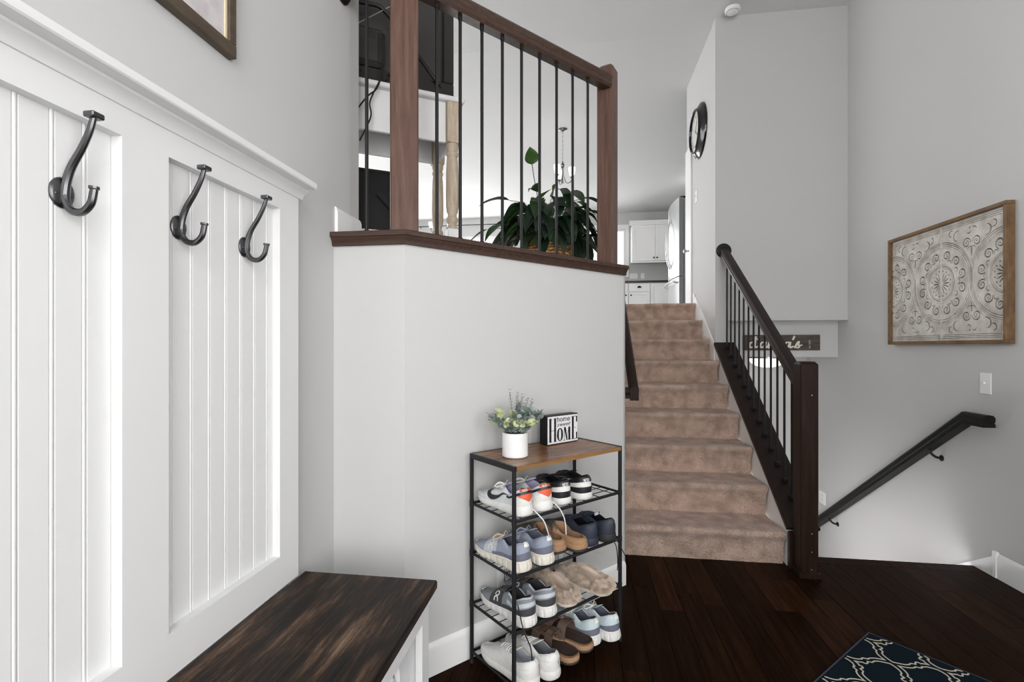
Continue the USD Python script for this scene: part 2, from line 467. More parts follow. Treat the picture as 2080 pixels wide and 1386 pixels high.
# down flight
dn = thing('lower_staircase', 'carpeted flight of stairs going down beside the right wall', 'stairs', (1.77, 3.15, LOWF))
for k in range(6):
    z1 = -RISE * (k + 1)
    part(dn, 'step', bx(1.335, 3.12 + .24 * k, z1 - .3 if z1 - .3 > LOWF else LOWF, XR - .015, 3.12 + .24 * (k + 1) + .02, z1, .01), 'carpet', world=True)

# ------------------------------------------------------------------ railing round the upper floor
def dpt(along, off, z):
    """a point on the diagonal: along it from the corner, off behind its face."""
    return CORNER + D * along - N * off + UP * z


def inset_line(off):
    """the path of the cap, off in front of (-) or behind (+) the wall's faces: left end, corner, right end."""
    # square leg faces -y, diagonal faces N
    yl = CORNER[1] + off
    # corner: intersection of y = yl and the shifted diagonal
    P = CORNER - N * off
    t = (yl - P[1]) / D[1]
    c = P + D * t
    e = WALL_END - N * off
    return np.array([[XL, yl, 0], [c[0], yl, 0], [e[0], e[1], 0]])


def mitred(profile):
    """profile (off, z) run along the half wall with a mitre at the corner and square ends."""
    rings = []
    for o, z in profile:
        L = inset_line(o)
        L = L + UP * z
        L[2] += D * .012
        rings.append(L)
    R = np.array(rings)
    n = len(R)
    V = R.reshape(-1, 3)
    F = []
    for i in range(n):
        j = (i + 1) % n
        for s in (0, 1):
            a, b, c, d = i * 3 + s, i * 3 + s + 1, j * 3 + s + 1, j * 3 + s
            F += [[a, b, c], [a, c, d]]
    tv, tf = trimesh.creation.triangulate_polygon(Polygon(profile), engine='earcut')
    from scipy.spatial import cKDTree
    ids = cKDTree(np.array(profile)).query(tv)[1]
    F += [list(f) for f in ids[tf] * 3] + [list(f[::-1]) for f in ids[tf] * 3 + 2]
    m = trimesh.Trimesh(V, np.array(F), process=False)
    m.fix_normals()
    return m


def quad_prism(base, z0, z1, b=.003, peak=0):
    """a square post from four base corners (counter-clockwise), with chamfered edges and a shallow pyramid top."""
    base = np.asarray(base, float)[:, :2]
    c = base.mean(0)
    pts = []
    for (x, y) in base:
        d = unit(c - (x, y))
        for k in (0, 1):
            o = np.array([-d[1], d[0]]) * (b if k else -b)
            q = np.array([x, y]) + d * b + o * .7
            pts += [[*q, z0], [*q, z1]]
        if peak:
            q = np.array([x, y]) + d * peak * 1.35
            pts.append([*q, z1 + peak])
    return trimesh.convex.convex_hull(np.array(pts))


def flat_quad(o, a0, a1, f0, f1):
    return [o(a0, f0), o(a1, f0), o(a1, f1), o(a0, f1)]


rl = thing('upper_railing', 'dark wood and black metal balustrade on the half wall edge of the upper floor', 'railing', (-.2, 2.2, 1.6))
part(rl, 'cap', mitred([(-.031, 1.667), (-.031, 1.683), (-.028, 1.686), (.150, 1.686), (.150, 1.6455), (.004, 1.6455), (-.012, 1.6625)]), 'stain_along_x', world=True)
part(rl, 'fascia', mitred([(-.012, 1.636), (-.0135, 1.639), (-.0135, 1.644), (-.017, 1.654), (-.024, 1.6635), (-.0245, 1.6668), (-.012, 1.6668), (.003, 1.6450), (-.0005, 1.636)]), 'stain_along_x', world=True)
# left newel on the corner, right newel at the stairs
def dxy(a, f):
    return dpt(a, f, 0)


a_ = math.radians(22)
KN = np.array([.167, 2.605])
NT, NB = np.array([-math.cos(a_), math.sin(a_)]), np.array([math.sin(a_), math.cos(a_)])
NEWW = .09
NEWEL_R = [KN, KN + NB * NEWW, KN + NB * NEWW + NT * NEWW, KN + NT * NEWW]
part(rl, 'newel_post', quad_prism([(-.647 - .92 * .052, 1.733 - .391 * .052), (-.647 + .92 * .052, 1.733 + .391 * .052), (-.647 + .92 * .052 - .391 * .104, 1.733 + .391 * .052 + .92 * .104), (-.647 - .92 * .052 - .391 * .104, 1.733 - .391 * .052 + .92 * .104)], CAPZ, 2.93, .004, .02), 'stain_vertical', world=True)
part(rl, 'newel_post', quad_prism(NEWEL_R, CAPZ, 2.742, .005, .020), 'stain_vertical', world=True)
RAIL = [(-.031, -.002), (-.031, .018), (-.027, .024), (-.0315, .031), (-.0335, .044), (-.026, .056), (0, .060), (.026, .056), (.0335, .044), (.0315, .031), (.027, .024), (.031, .018), (.031, -.002), (.022, -.012), (-.022, -.012)]
RZ = 2.634
part(rl, 'handrail', sweep(RAIL, dpt(.02, .050, RZ), dpt(1.187, .050, RZ), N, UP), 'stain_along_x', world=True)
part(rl, 'handrail', sweep(RAIL, (XL + .02, CORNER[1] + .055, RZ), (CORNER[0] - .02, CORNER[1] + .055, RZ), (0, -1, 0), UP), 'stain_along_x', world=True)
part(rl, 'wall_rosette', lathe([(0, 0), (.058, 0), (.060, .006), (.052, .016), (.046, .018), (0, .018)], 28, (XL, CORNER[1] + .055, RZ + .024), (1, 0, 0)), 'stain_dark', world=True)


def baluster(root, x, y, z0, z1, shoe=True, r=.0068, tilt=0):
    b = part(root, 'baluster', tube([(x, y, z0), (x, y, z1)], r, 10), 'iron', world=True)
    if shoe:
        part(b, 'shoe', lathe([(0, 0), (.0185, 0), (.0185, .005), (.013, .010), (.0105, .016), (.0095, .022), (0, .022)], 16, (x, y, z0)), 'iron', world=True)
        part(b, 'collar', lathe([(0, 0), (.0088, 0), (.0088, .02), (0, .02)], 12, (x, y, z1 - .022)), 'iron', world=True)


for i in range(9):
    p = dpt(.1635 + .1091 * i, .050, 0)
    baluster(rl, p[0], p[1], CAPZ, RZ - .006)
baluster(rl, -.817, CORNER[1] + .055, CAPZ, RZ - .006)

# ------------------------------------------------------------------ stair railing on the right
rr = thing('stair_railing', 'dark wood stair railing with black square newel beside the carpeted stairs', 'railing', (1.23, 2.9, 0))
part(rr, 'newel_post', quad_prism([(1.185, 2.845), (1.279, 2.845), (1.279, 2.943), (1.185, 2.943)], 0, 1.162, .004, .016), 'stain_dark', world=True)
shoe = [bx(1.176, 2.834, 0, 1.288, 2.950, .030, .002)]
part(rr, 'base_trim', shoe, 'stain_dark', world=True)
for z in (.242, .142, .046, .995):
    part(rr, 'nail', lathe([(0, 0), (.0042, 0), (.003, .0015), (0, .002)], 10, (1.244, 2.8452, z), (0, -1, 0)), 'nail', world=True)
Ls = math.hypot(1, SL)
sdir, sup = np.array([0, 1, SL]) / Ls, np.array([0, -SL, 1]) / Ls
capx0, capx1 = 1.163, 1.340
xm = (capx0 + capx1) / 2
cp = [(-.0885, -.022), (-.0885, -.004), (-.084, 0), (.084, 0), (.0885, -.004), (.0885, -.022)]
m = sweep(cp, (xm, 2.960, cap_z(2.960)), (xm, YB + .06, cap_z(YB + .06)), (1, 0, 0), sup)
m = trimesh.intersections.slice_mesh_plane(m, (0, 1, 0), (0, 2.943, 0), cap=True, engine='earcut')
m = trimesh.intersections.slice_mesh_plane(m, (0, -1, 0), (0, YB - .0005, 0), cap=True, engine='earcut')
part(rr, 'cap_board', m, 'stain_dark_long', world=True)
part(rr, 'end_board', bx(1.170, 2.944, 0, 1.312, 2.972, cap_z(2.955) - .02, .002), 'stain_dark', world=True)
RAILB = [(a * 1.06, b) for a, b in RAIL]
hx, hz0 = 1.243, 1.128
z_at = lambda y: hz0 - .03 + SL * (y - 3.09)
m = sweep(RAILB, (hx, 2.88, z_at(2.88)), (hx, YB + .08, z_at(YB + .08)), (1, 0, 0), sup)
m = trimesh.intersections.slice_mesh_plane(m, (0, 1, 0), (0, 2.930, 0), cap=True, engine='earcut')
m = trimesh.intersections.slice_mesh_plane(m, (0, -1, 0), (0, YB - .012, 0), cap=True, engine='earcut')
part(rr, 'handrail', m, 'stain_dark_long', world=True)
part(rr, 'wall_rosette', lathe([(0, 0), (.062, 0), (.064, .006), (.058, .010), (.054, .018), (.046, .020), (0, .020)], 32, (hx + .002, YB, z_at(YB) + .030), (0, -1, 0)), 'black_wood', world=True)
for i in range(13):
    y = 3.126 + .1091 * i
    zb, zt = cap_z(y), z_at(y) - .006
    b = part(rr, 'baluster', tube([(1.255, y, zb - .004), (1.255, y, zt)], .0066, 10), 'iron', world=True)
    s = bx(-.0155, -.0155, -.010, .0155, .0155, .016, .002)
    s2 = bx(-.012, -.012, .014, .012, .012, .028, .003)
    for q in (s, s2):
        q.apply_transform(frame_axes((1.255, y, zb), (1, 0, 0), sdir, sup))
    part(b, 'shoe', [s, s2], 'iron', world=True)

# ------------------------------------------------------------------ wall handrails
hr = thing('wall_handrail', 'black wooden handrail on brackets sloping down the right wall', 'handrail', (2.175, 3.0, .6))
hxr = 2.180
HP = [(-.030, -.030), (-.030, -.014), (-.024, -.006), (-.029, .002), (-.030, .020), (-.020, .034), (0, .038), (.020, .034), (.030, .020), (.029, .002), (.024, -.006), (.030, -.014), (.030, -.030)]
ytop, ztop = 3.112, .852
m = sweep(HP, (hxr, ytop - .06, ztop + .06 * SL), (hxr, 5.10, ztop - SL * (5.10 - ytop)), (1, 0, 0), np.array([0, SL, 1]) / Ls)
bn = unit(np.array([0, 1.0, 0]) + np.array([0, 1, -SL]) / Ls)
m = trimesh.intersections.slice_mesh_plane(m, bn, (0, ytop, ztop), cap=True, engine='earcut')
part(hr, 'rail', m, 'black_wood', world=True)
m = sweep(HP, (hxr, 2.955, ztop), (hxr, ytop + .06, ztop), (1, 0, 0), (0, 0, 1))
m = trimesh.intersections.slice_mesh_plane(m, -bn, (0, ytop, ztop), cap=True, engine='earcut')
part(hr, 'level_end', m, 'black_wood', world=True)
for y in (3.41, 4.66):
    z = ztop - SL * (y - ytop) - .035
    arm = spline([(hxr, y, z), (hxr + .008, y, z - .022), (hxr + .035, y, z - .045), (XR - .006, y, z - .052)], 6)
    br = part(hr, 'bracket', tube(arm, .0075, 8), 'iron', world=True)
    part(br, 'wall_plate', lathe([(0, 0), (.019, 0), (.019, .004), (.014, .007), (0, .008)], 20, (XR, y, z - .052), (-1, 0, 0)), 'iron', world=True)

hl = thing('stair_handrail', 'dark wood handrail returned to the wall on the left side of the carpeted stairs', 'handrail', (.30, 3.0, .9))
hxl = .310
zl = lambda y: .982 + SL * (y - 2.905)
m = sweep([(a * .85, b) for a, b in HP], (hxl, 2.80, zl(2.80)), (hxl, 4.0, zl(4.0)), (1, 0, 0), sup)
m = trimesh.intersections.slice_mesh_plane(m, (0, 1, 0), (0, 2.905, 0), cap=True, engine='earcut')
part(hl, 'rail', m, 'stain_dark', world=True)
part(hl, 'return', sweep([(a * .85, b) for a, b in HP], (STX0, 2.935, zl(2.905) + .004), (hxl + .0255, 2.935, zl(2.905) + .004), (0, 1, 0), (0, 0, 1)), 'stain_dark', world=True)

# ------------------------------------------------------------------ white beadboard hall tree with its bench
FX, PX = -.880, -.902
ht = thing('beadboard_panel', 'white wall panelling of beadboard in a stile and rail frame under a ledge', 'wall panelling', (XL, .6, .54))
Y0, Y1 = -.20, 1.424
ops = [(-.065, .329), (.437, .829), (.937, 1.329)]
PZ0, PZ1 = .636, 1.667
part(ht, 'backing', bx(XL, Y0, .54, PX - .008, Y1, 1.74), 'white_paint', world=True)
part(ht, 'top_rail', bx(XL + .005, Y0, PZ1, FX, Y1, 1.752), 'white_paint', world=True)
part(ht, 'bottom_rail', bx(XL + .005, Y0, .5385, FX, Y1, PZ0), 'white_paint', world=True)
for a, b in ((Y0, -.065), (.329, .437), (.829, .937), (1.329, Y1)):
    part(ht, 'stile', bx(XL + .005, a, PZ0, FX, b, PZ1), 'white_paint', world=True)
bw = .0556
bead = [(0, 0), (0, .0085), (.0014, .0058), (.0028, .0084), (.0045, .0092), (.0065, .0092), (.0082, .0084), (.0096, .0058), (.0110, .0085), (bw, .0085), (bw, 0)]
for a, b in ops:
    k = 0
    off = .0 if a < .5 else .030
    y = a - off
    while y < b - .001:
        pr = Polygon([(u + y, v) for u, v in bead]).intersection(sbox(a, -1, b, 1))
        if not pr.is_empty and pr.area > 1e-6:
            m = ext(pr, PZ1 - PZ0, frame_axes((PX - .0095, 0, PZ0), (0, 1, 0), (1, 0, 0), (0, 0, 1)))
            part(ht, 'bead_board', m, 'white_paint', world=True, smooth=50)
        y += bw
part(ht, 'cove_moulding', sweep([(0, 1.724), (.004, 1.724), (.006, 1.730), (.011, 1.738), (.019, 1.744), (.025, 1.747), (.026, 1.752), (0, 1.752)], (FX, Y0, 0), (FX, Y1 + .016, 0), (1, 0, 0), (0, 0, 1)), 'white_paint', world=True)
part(ht, 'ledge', bx(XL + .002, Y0, 1.752, -.8215, 1.434, 1.7725, .003), 'white_paint', world=True)

bn_ = thing('bench', 'built-in white bench with a dark stained plank seat below the beadboard', 'bench', (-.66, .7, 0))
part(bn_, 'seat', bx(FX + .001, Y0, .510, -.438, 1.458, .5375, .004), 'bench_wood', world=True)
part(bn_, 'side_panel', bx(XL + .01, 1.412, 0, -.478, 1.432, .510, .002), 'white_paint', world=True)
fr = sbox(Y0, 0, 1.432, .510).difference(sbox(.50, .08, 1.372, .445)).difference(sbox(-.12, .08, .43, .445))
part(bn_, 'face_frame', ext(fr, .02, frame_axes((-.478, 0, 0), (0, 1, 0), (0, 0, 1), (1, 0, 0))), 'white_paint', world=True)
part(bn_, 'seat_apron', bx(-.460, Y0, .478, -.452, 1.432, .510, .002), 'white_paint', world=True)
part(bn_, 'back_panel', bx(XL + .004, Y0, 0, XL + .016, 1.41, .508), 'white_paint', world=True)
part(bn_, 'cubby_floor', bx(XL + .018, Y0, .06, -.480, 1.41, .078), 'white_paint', world=True)
part(bn_, 'divider', bx(XL + .018, .455, .079, -.480, .475, .509), 'white_paint', world=True)


def lump(loc, r, seed, squash=(1, 1, 1), amp=.35):
    m = trimesh.creation.icosphere(4, 1.0)
    v = np.array(m.vertices)
    d = 1 + amp * (meshkit.fbm(v * 1.7 + seed, 4, seed) - .5) * 2
    ridge = np.abs(meshkit.noise(v * 2.6 + seed * 3.1, seed + 3) - .5)
    v = v * (d - .25 * np.exp(-(ridge / .05) ** 2) * .35)[:, None] * r * np.array(squash)
    v[:, 2] -= v[:, 2].min()
    m.vertices = v + np.array(loc)
    return m


bag = thing('canvas_bag', 'crumpled white canvas bag inside the bench cubby', 'bag', (-.575, 1.225, .078))
part(bag, 'sack', lump((-.575, 1.225, .079), .125, 3, (.75, 1.0, 1.22)), 'white_canvas' if 'white_canvas' in LOOKS else 'white_paint', world=True, smooth=True)
part(bag, 'strap', tube(spline([(-.520, 1.19, .34), (-.503, 1.215, .385), (-.500, 1.25, .395), (-.503, 1.285, .37), (-.505, 1.30, .30)], 8), .010, 8), 'white_paint', world=True)

# coat hooks
def coat_hook(y, which):
    t = thing('coat_hook', f'pewter double coat hook on the white beadboard, {which}', 'coat hook', (PX, y, 1.525), group='coat hooks on the beadboard')
    x0 = PX - .0005
    zc = 1.527
    part(t, 'back_plate', lathe([(0, 0), (.021, 0), (.021, .003), (.017, .007), (0, .009)], 30, (x0, y, zc), (1, 0, 0)).apply_transform(np.array([[1, 0, 0, 0], [0, 1, 0, 0], [0, 0, 1.28, zc * (1 - 1.28)], [0, 0, 0, 1.0]])), 'pewter', world=True)
    for s in (-1, 1):
        part(t, 'screw', lathe([(0, 0), (.0042, 0), (.003, .002), (0, .0026)], 10, (x0 + .006, y + s * .012, zc - .004), (1, 0, 0)), 'pewter', world=True)
    path = spline([(x0 + .007, y, zc - .006), (x0 + .011, y, zc + .018), (x0 + .022, y, zc + .045), (x0 + .042, y, zc + .075), (x0 + .058, y, zc + .105), (x0 + .066, y, zc + .128)], 8)
    part(t, 'upper_arm', tube(path, np.linspace(.0078, .0048, len(path)), 10), 'pewter', world=True)
    part(t, 'finial', bx(x0 + .056, y - .0115, zc + .126, x0 + .077, y + .0115, zc + .136, .002), 'pewter', world=True)
    path = spline([(x0 + .007, y, zc + .004), (x0 + .011, y, zc - .018), (x0 + .024, y, zc - .033), (x0 + .044, y, zc - .035), (x0 + .060, y, zc - .022), (x0 + .066, y, zc - .002), (x0 + .067, y, zc + .008)], 8)
    part(t, 'lower_hook', tube(path, np.linspace(.0072, .0058, len(path)) + np.where(np.arange(len(path)) > len(path) - 6, .0022, 0), 10), 'pewter', world=True)


coat_hook(.735, 'nearest of the three, largest in view')
coat_hook(.985, 'middle of the three')
coat_hook(1.203, 'farthest of the three')

# framed canvas on the left wall
pf = thing('framed_canvas', 'wood-framed pale mauve canvas print high above the panelling ledge', 'picture', (XL, .8, 2.02))
fy0, fy1, fz0, fz1 = .36, 1.172, 2.016, 2.62
for nm, q in (('frame_rail', (fy0, fy1, fz0, fz0 + .034)), ('frame_rail', (fy0, fy1, fz1 - .034, fz1))):
    part(pf, nm, bx(XL, q[0], q[2], XL + .024, q[1], q[3], .002), 'frame_wood_grey', world=True)
for a, b in ((fy0, fy0 + .026), (fy1 - .026, fy1)):
    part(pf, 'frame_stile', bx(XL, a, fz0 + .0345, XL + .0235, b, fz1 - .0345, .002), 'frame_wood_grey', world=True)
plain('canvas_mauve', (.56, .52, .54), .85, bump=.0006, bscale=300, var=.10, vscale=30)
plain('cream', (.66, .58, .40), .7)
part(pf, 'print', bx(XL, fy0 + .026, fz0 + .034, XL + .012, fy1 - .026, fz1 - .034), 'canvas_mauve', world=True)
for a, b in ((fy1 - .032, fy1 - .026), (fy0 + .026, fy0 + .032)):
    part(pf, 'inner_edge', bx(XL, a, fz0 + .034, XL + .016, b, fz1 - .034), 'cream', world=True)

# ------------------------------------------------------------------ carved panel on the right wall
n = {'tc': ('texture_coordinate', {}), 'n1': ('noise_texture', dict(scale=14, detail=5)), 'r1': ('rgb_ramp', dict(ramp=[(.3, (.42, .385, .345)), (.5, (.57, .54, .495)), (.7, (.67, .65, .615))])),
     'm': ('mapping', dict(scale=(3, 3, 60))), 'n2': ('noise_texture', dict(scale=8, detail=3)), 'bp': ('bump', dict(strength=1.0, distance=.0008)), 'p': ('principled_bsdf', dict(roughness=.8))}
mat('whitewash', n, [('tc.object', 'n1.vector'), ('n1.fac', 'r1.fac'), ('r1.color', 'p.base_color'), ('tc.object', 'm.vector'), ('m.vector', 'n2.vector'), ('n2.fac', 'bp.height'), ('bp.normal', 'p.normal')])
plain('taupe_recess', (.17, .155, .14), .85)


def crescent(cx, cy, r, a0, a1, wmax, turns=0):
    """a comma-shaped opening: an arc that swells in its middle."""
    k = np.linspace(0, 1, 12)
    ang = a0 + (a1 - a0) * k
    rr_ = r * (1 - turns * k)
    w = wmax * np.sin(PI * np.clip(k, .02, .98)) ** .7
    o = np.c_[cx + (rr_ + w / 2) * np.cos(ang), cy + (rr_ + w / 2) * np.sin(ang)]
    i = np.c_[cx + (rr_ - w / 2) * np.cos(ang), cy + (rr_ - w / 2) * np.sin(ang)]
    return Polygon(np.vstack([o, i[::-1]])).buffer(0)


def spiral(cx, cy, r, a0, turns, w):
    k = np.linspace(0, 1, 26)
    ang, rr_ = a0 + 2 * PI * turns * k, r * (1 - .78 * k)
    pts = np.c_[cx + rr_ * np.cos(ang), cy + rr_ * np.sin(ang)]
    g = []
    for i in range(25):
        g.append(LineString(pts[i:i + 2]).buffer(w / 2 * (.35 + .65 * math.sin(PI * min(1, .12 + k[i] * 1.1))) * (1 - .35 * k[i]), 3))
    return unary_union(g)


def carved_cuts(W, H):
    cuts = []
    R = .240
    cy = H / 2
    for cx in (0, W / 2, W):
        c = Point(cx, cy)
        for r, w in ((R, .0035), (R - .012, .0025), (R + .010, .0025), (.108, .004), (.098, .002)):
            cuts.append(c.buffer(r + w / 2, 48).difference(c.buffer(r - w / 2, 48)))
        for k in range(16):                                          # rosette petals
            a = 2 * PI * k / 16
            cuts.append(affinity.rotate(affinity.translate(Point(0, 0).buffer(1, 8), 0, 0), 0))
            cuts[-1] = affinity.translate(affinity.rotate(affinity.scale(cuts[-1], .026, .0036), math.degrees(a), origin=(0, 0)), cx + .043 * math.cos(a), cy + .043 * math.sin(a))
            cuts.append(Point(cx + .079 * math.cos(a + .2), cy + .079 * math.sin(a + .2)).buffer(.0048, 6))
        nsc = 12
        for k in range(nsc):                                         # ring of scrolls
            a = 2 * PI * (k + .5) / nsc
            x, y = cx + .171 * math.cos(a), cy + .171 * math.sin(a)
            s = 1 if k % 2 else -1
            cuts.append(spiral(x, y, .031, a + s * 2.6, -s * 1.55, .0105))
            cuts.append(Point(x, y).buffer(.0042, 6))
            b = a + PI / nsc
            cuts.append(crescent(cx + .138 * math.cos(b), cy + .138 * math.sin(b), .014, b + 2.0, b - 2.0, .006))
            cuts.append(Point(cx + .222 * math.cos(b), cy + .222 * math.sin(b)).buffer(.007, 6))
    for px in (W / 4, 3 * W / 4):                                    # spandrel scrolls above and below
        for s in (1, -1):
            y0 = cy + s * (H / 2 - .145)
            for m_ in (1, -1):
                cuts.append(spiral(px + m_ * .036, y0, .031, (PI if m_ > 0 else 0), -m_ * s * 1.6, .0085))
                cuts.append(Point(px + m_ * .036, y0).buffer(.0045, 6))
                cuts.append(crescent(px + m_ * .105, y0 + s * .052, .036, -s * 1.9 + (PI if m_ < 0 else 0) * 1, s * 1.5 + (PI if m_ < 0 else 0), .010, .3))
                cuts.append(crescent(px + m_ * .152, y0 + s * .075, .024, s * -2.2 + (PI if m_ < 0 else 0), s * 1.8 + (PI if m_ < 0 else 0), .008, .4))
                cuts.append(crescent(px + m_ * .020, y0 + s * .070, .016, 0, m_ * s * 2.6, .006))
                cuts.append(Point(px + m_ * .013, y0 + s * .085).buffer(.0055, 6))
            cuts.append(affinity.translate(affinity.scale(Point(0, 0).buffer(1, 8), .006, .030), px, y0 - s * .050))
            cuts.append(crescent(px + .012, y0 - s * .040, .016, PI / 2 + 1.0, PI / 2 - 1.6, .005))
            cuts.append(crescent(px - .012, y0 - s * .040, .016, PI / 2 - 1.0, PI / 2 + 1.6, .005))
    g = unary_union(cuts)
    lines = []
    for e in (.016, .026, .036):                                     # straight border grooves
        q = sbox(e, e, W - e, H - e)
        lines.append(q.exterior.buffer(.0011))
    hole = unary_union([Point(cx, cy).buffer(R + .022, 48) for cx in (0, W / 2, W)])
    lines = unary_union(lines).difference(hole)
    return unary_union([g, lines])


wd = thing('carved_wall_panel', 'whitewashed carved medallion panel in a brown wood frame on the right wall', 'wall art', (XR, 3.37, 1.28))
ay0, ay1, az0, az1 = 2.886, 3.878, 1.276, 2.029
FT = .045
fw = .020
for a, b in ((az0, az0 + fw), (az1 - fw, az1)):
    part(wd, 'frame_rail', bx(XR - FT, ay0, a, XR, ay1, b, .002), 'frame_wood', world=True)
for a, b in ((ay0, ay0 + fw), (ay1 - fw, ay1)):
    part(wd, 'frame_stile', bx(XR - FT + .0004, a, az0 + fw, XR, b, az1 - fw, .002), 'frame_wood', world=True)
W_, H_ = ay1 - ay0 - 2 * fw, az1 - az0 - 2 * fw
part(wd, 'backing', bx(XR - .014, ay0 + fw, az0 + fw, XR - .002, ay1 - fw, az1 - fw), 'taupe_recess', world=True)
cuts = carved_cuts(W_, H_)
for k in (0, 1):
    half = sbox(k * W_ / 2 + .0015, .001, (k + 1) * W_ / 2 - .0015, H_ - .001)
    pn = half.difference(cuts)
    part(wd, 'carved_panel', ext(pn, .009, frame_axes((XR - .014, ay1 - fw, az0 + fw), (0, -1, 0), (0, 0, 1), (-1, 0, 0))), 'whitewash', world=True, smooth=False)
part(wd, 'joint_strip', bx(XR - .0255, (ay0 + ay1) / 2 - .006, az0 + fw, XR - .014, (ay0 + ay1) / 2 + .006, az1 - fw, .002), 'whitewash', world=True)
ringm = []
for cx in (W_ / 2,):
    for r in (.120, .222, .256):
        c = [( XR - .0235, ay1 - fw - cx + r * math.cos(a), az0 + fw + H_ / 2 + r * math.sin(a)) for a in np.linspace(0, 2 * PI, 61)]
        ringm.append(tube(c, .0035, 6, cap=False))
part(wd, 'raised_ring', ringm, 'whitewash', world=True)
for cx in (0, W_):
    s = 1 if cx == 0 else -1
    ringm = []
    for r in (.120, .222, .256):
        a0, a1 = (-PI / 2, PI / 2)
        c = [(XR - .0235, ay1 - fw - cx - s * r * math.cos(a), az0 + fw + H_ / 2 + r * math.sin(a)) for a in np.linspace(a0, a1, 31)]
        ringm.append(tube(c, .0035, 6))
    part(wd, 'raised_ring', ringm, 'whitewash', world=True)

# return-air grille low on the diagonal wall, behind the rack
vg = thing('wall_vent', 'white ribbed return air grille on the half wall behind the shoe rack', 'vent', dpt(.60, 0, .14))
va0, va1, vz0, vz1 = .425, .805, .140, .335
Mv = frame_axes(dpt(0, 0, 0), D, UP, N)
vf = sbox(va0, vz0, va1, vz1).difference(sbox(va0 + .026, vz0 + .026, va1 - .026, vz1 - .026))
part(vg, 'frame', ext(vf, .007, Mv), 'plastic_white', world=True)
m = ext(sbox(va0 + .026, vz0 + .026, va1 - .026, vz1 - .026), .0012, Mv)
part(vg, 'duct_shadow', m, 'rubber_dark' if 'rubber_dark' in LOOKS else 'black_matte', world=True)
kf = int((va1 - va0 - .052) / .0095)
for k in range(kf):
    u_ = va0 + .030 + k * .0095
    part(vg, 'fin', ext(sbox(u_, vz0 + .026, u_ + .0035, vz1 - .026), .0055, Mv), 'plastic_white', world=True)

# ------------------------------------------------------------------ switch plates and outlets
def plate(name, label, cat, o, eu, w, h, n_out, toggles=1, outlet=False):
    """a cover plate centred at o; eu runs along its width, n_out out of the wall."""
    o, eu, n_out = map(lambda v: np.asarray(v, float), (o, eu, n_out))
    M = frame_axes(o, eu, np.array([0, 0, 1.0]), n_out)
    t = thing(name, label, cat, o)
    def P(nm, m, look='plastic_white'):
        m = as_mesh(m).copy(); m.apply_transform(M)
        if np.linalg.det(M[:3, :3]) < 0:
            m.invert()
        part(t, nm, m, look, world=True)
    P('cover_plate', bx(-w / 2, -h / 2, 0, w / 2, h / 2, .006, .003))
    for k in range(toggles):
        u = (k - (toggles - 1) / 2) * .046
        if outlet:
            for s in (-1, 1):
                P('socket', bx(u - .016, s * .02 - .013, .006, u + .016, s * .02 + .013, .0075, .001))
                P('slot', [bx(u - .007, s * .02 - .003, .0074, u - .0055, s * .02 + .006, .0078), bx(u + .0055, s * .02 - .003, .0074, u + .007, s * .02 + .006, .0078)], 'black_matte')
        else:
            P('toggle', bx(u - .005, -.004, .006, u + .005, .010, .018, .002))
    return t


plate('light_switch', 'white toggle light switch plate under the carved panel on the right wall', 'light switch', (XR, 3.071, 1.053), (0, 1, 0), .078, .120, (-1, 0, 0))
plate('wall_outlet', 'white cover plate low on the stairwell wall behind the newel post', 'outlet', (XR, 4.93, -.155), (0, 1, 0), .12, .118, (-1, 0, 0), outlet=True)
plate('light_switch', 'small white switch plate below the round clock near the kitchen', 'light switch', (1.1755, 5.20, 2.80), (0, 1, 0), .085, .125, (-1, 0, 0))

# smoke alarm
sa = thing('smoke_alarm', 'small white round smoke alarm on the ceiling above the bulkhead corner', 'smoke alarm', (1.285, 4.38, CEIL))
part(sa, 'body', lathe([(0, 0), (.062, 0), (.064, -.008), (.060, -.026), (.045, -.034), (0, -.036)], 30, (1.285, 4.38, CEIL + .0)), 'plastic_white', world=True)
part(sa, 'vent_ring', lathe([(.048, -.033), (.051, -.034), (.052, -.030), (.049, -.029), (.048, -.033)], 30, (1.285, 4.38, CEIL)), 'nickel', world=True)

# round clock
ck = thing('wall_clock', 'round black wall clock with pale dial on the upper stairwell wall', 'clock', (1.1755, 5.03, 3.40))
cz, cyk, R0 = 3.395, 5.03, .262
part(ck, 'case', lathe([(0, .002), (R0 - .005, .002), (R0, .008), (R0 - .002, .018), (R0 - .018, .030), (R0 - .040, .042), (R0 - .052, .055), (R0 - .056, .066), (R0 - .064, .070), (R0 - .072, .066), (R0 - .074, .052), (R0 - .074, .045), (0, .045)], 56, (1.1755, cyk, cz), (-1, 0, 0)), 'black_gloss', world=True)
plain('dial', (.62, .61, .58), .6, var=.08, vscale=40)
part(ck, 'dial', lathe([(0, .0452), (R0 - .0745, .0452), (R0 - .0745, .047), (0, .047)], 48, (1.1755, cyk, cz), (-1, 0, 0)), 'dial', world=True)
ROM = ['XII', 'I', 'II', 'III', 'IIII', 'V', 'VI', 'VII', 'VIII', 'IX', 'X', 'XI']
num = []
plain('ink_grey', (.27, .265, .255), .7)
for k, t_ in enumerate(ROM):
    a = PI / 2 - 2 * PI * k / 12
    tm = meshkit.text_mesh(t_, .030, .0008)
    tm.apply_translation(-tm.bounds.mean(0))
    tm.apply_transform(trimesh.transformations.rotation_matrix(a - PI / 2, (0, 0, 1)))
    tm.apply_translation((.148 * math.cos(a), .148 * math.sin(a), .0475))
    num.append(tm)
M = frame_axes((1.1755, cyk, cz), (0, -1, 0), (0, 0, 1), (-1, 0, 0))
nm_ = trimesh.util.concatenate(num); nm_.apply_transform(M)
part(ck, 'numerals', nm_, 'ink_grey', world=True, smooth=False)
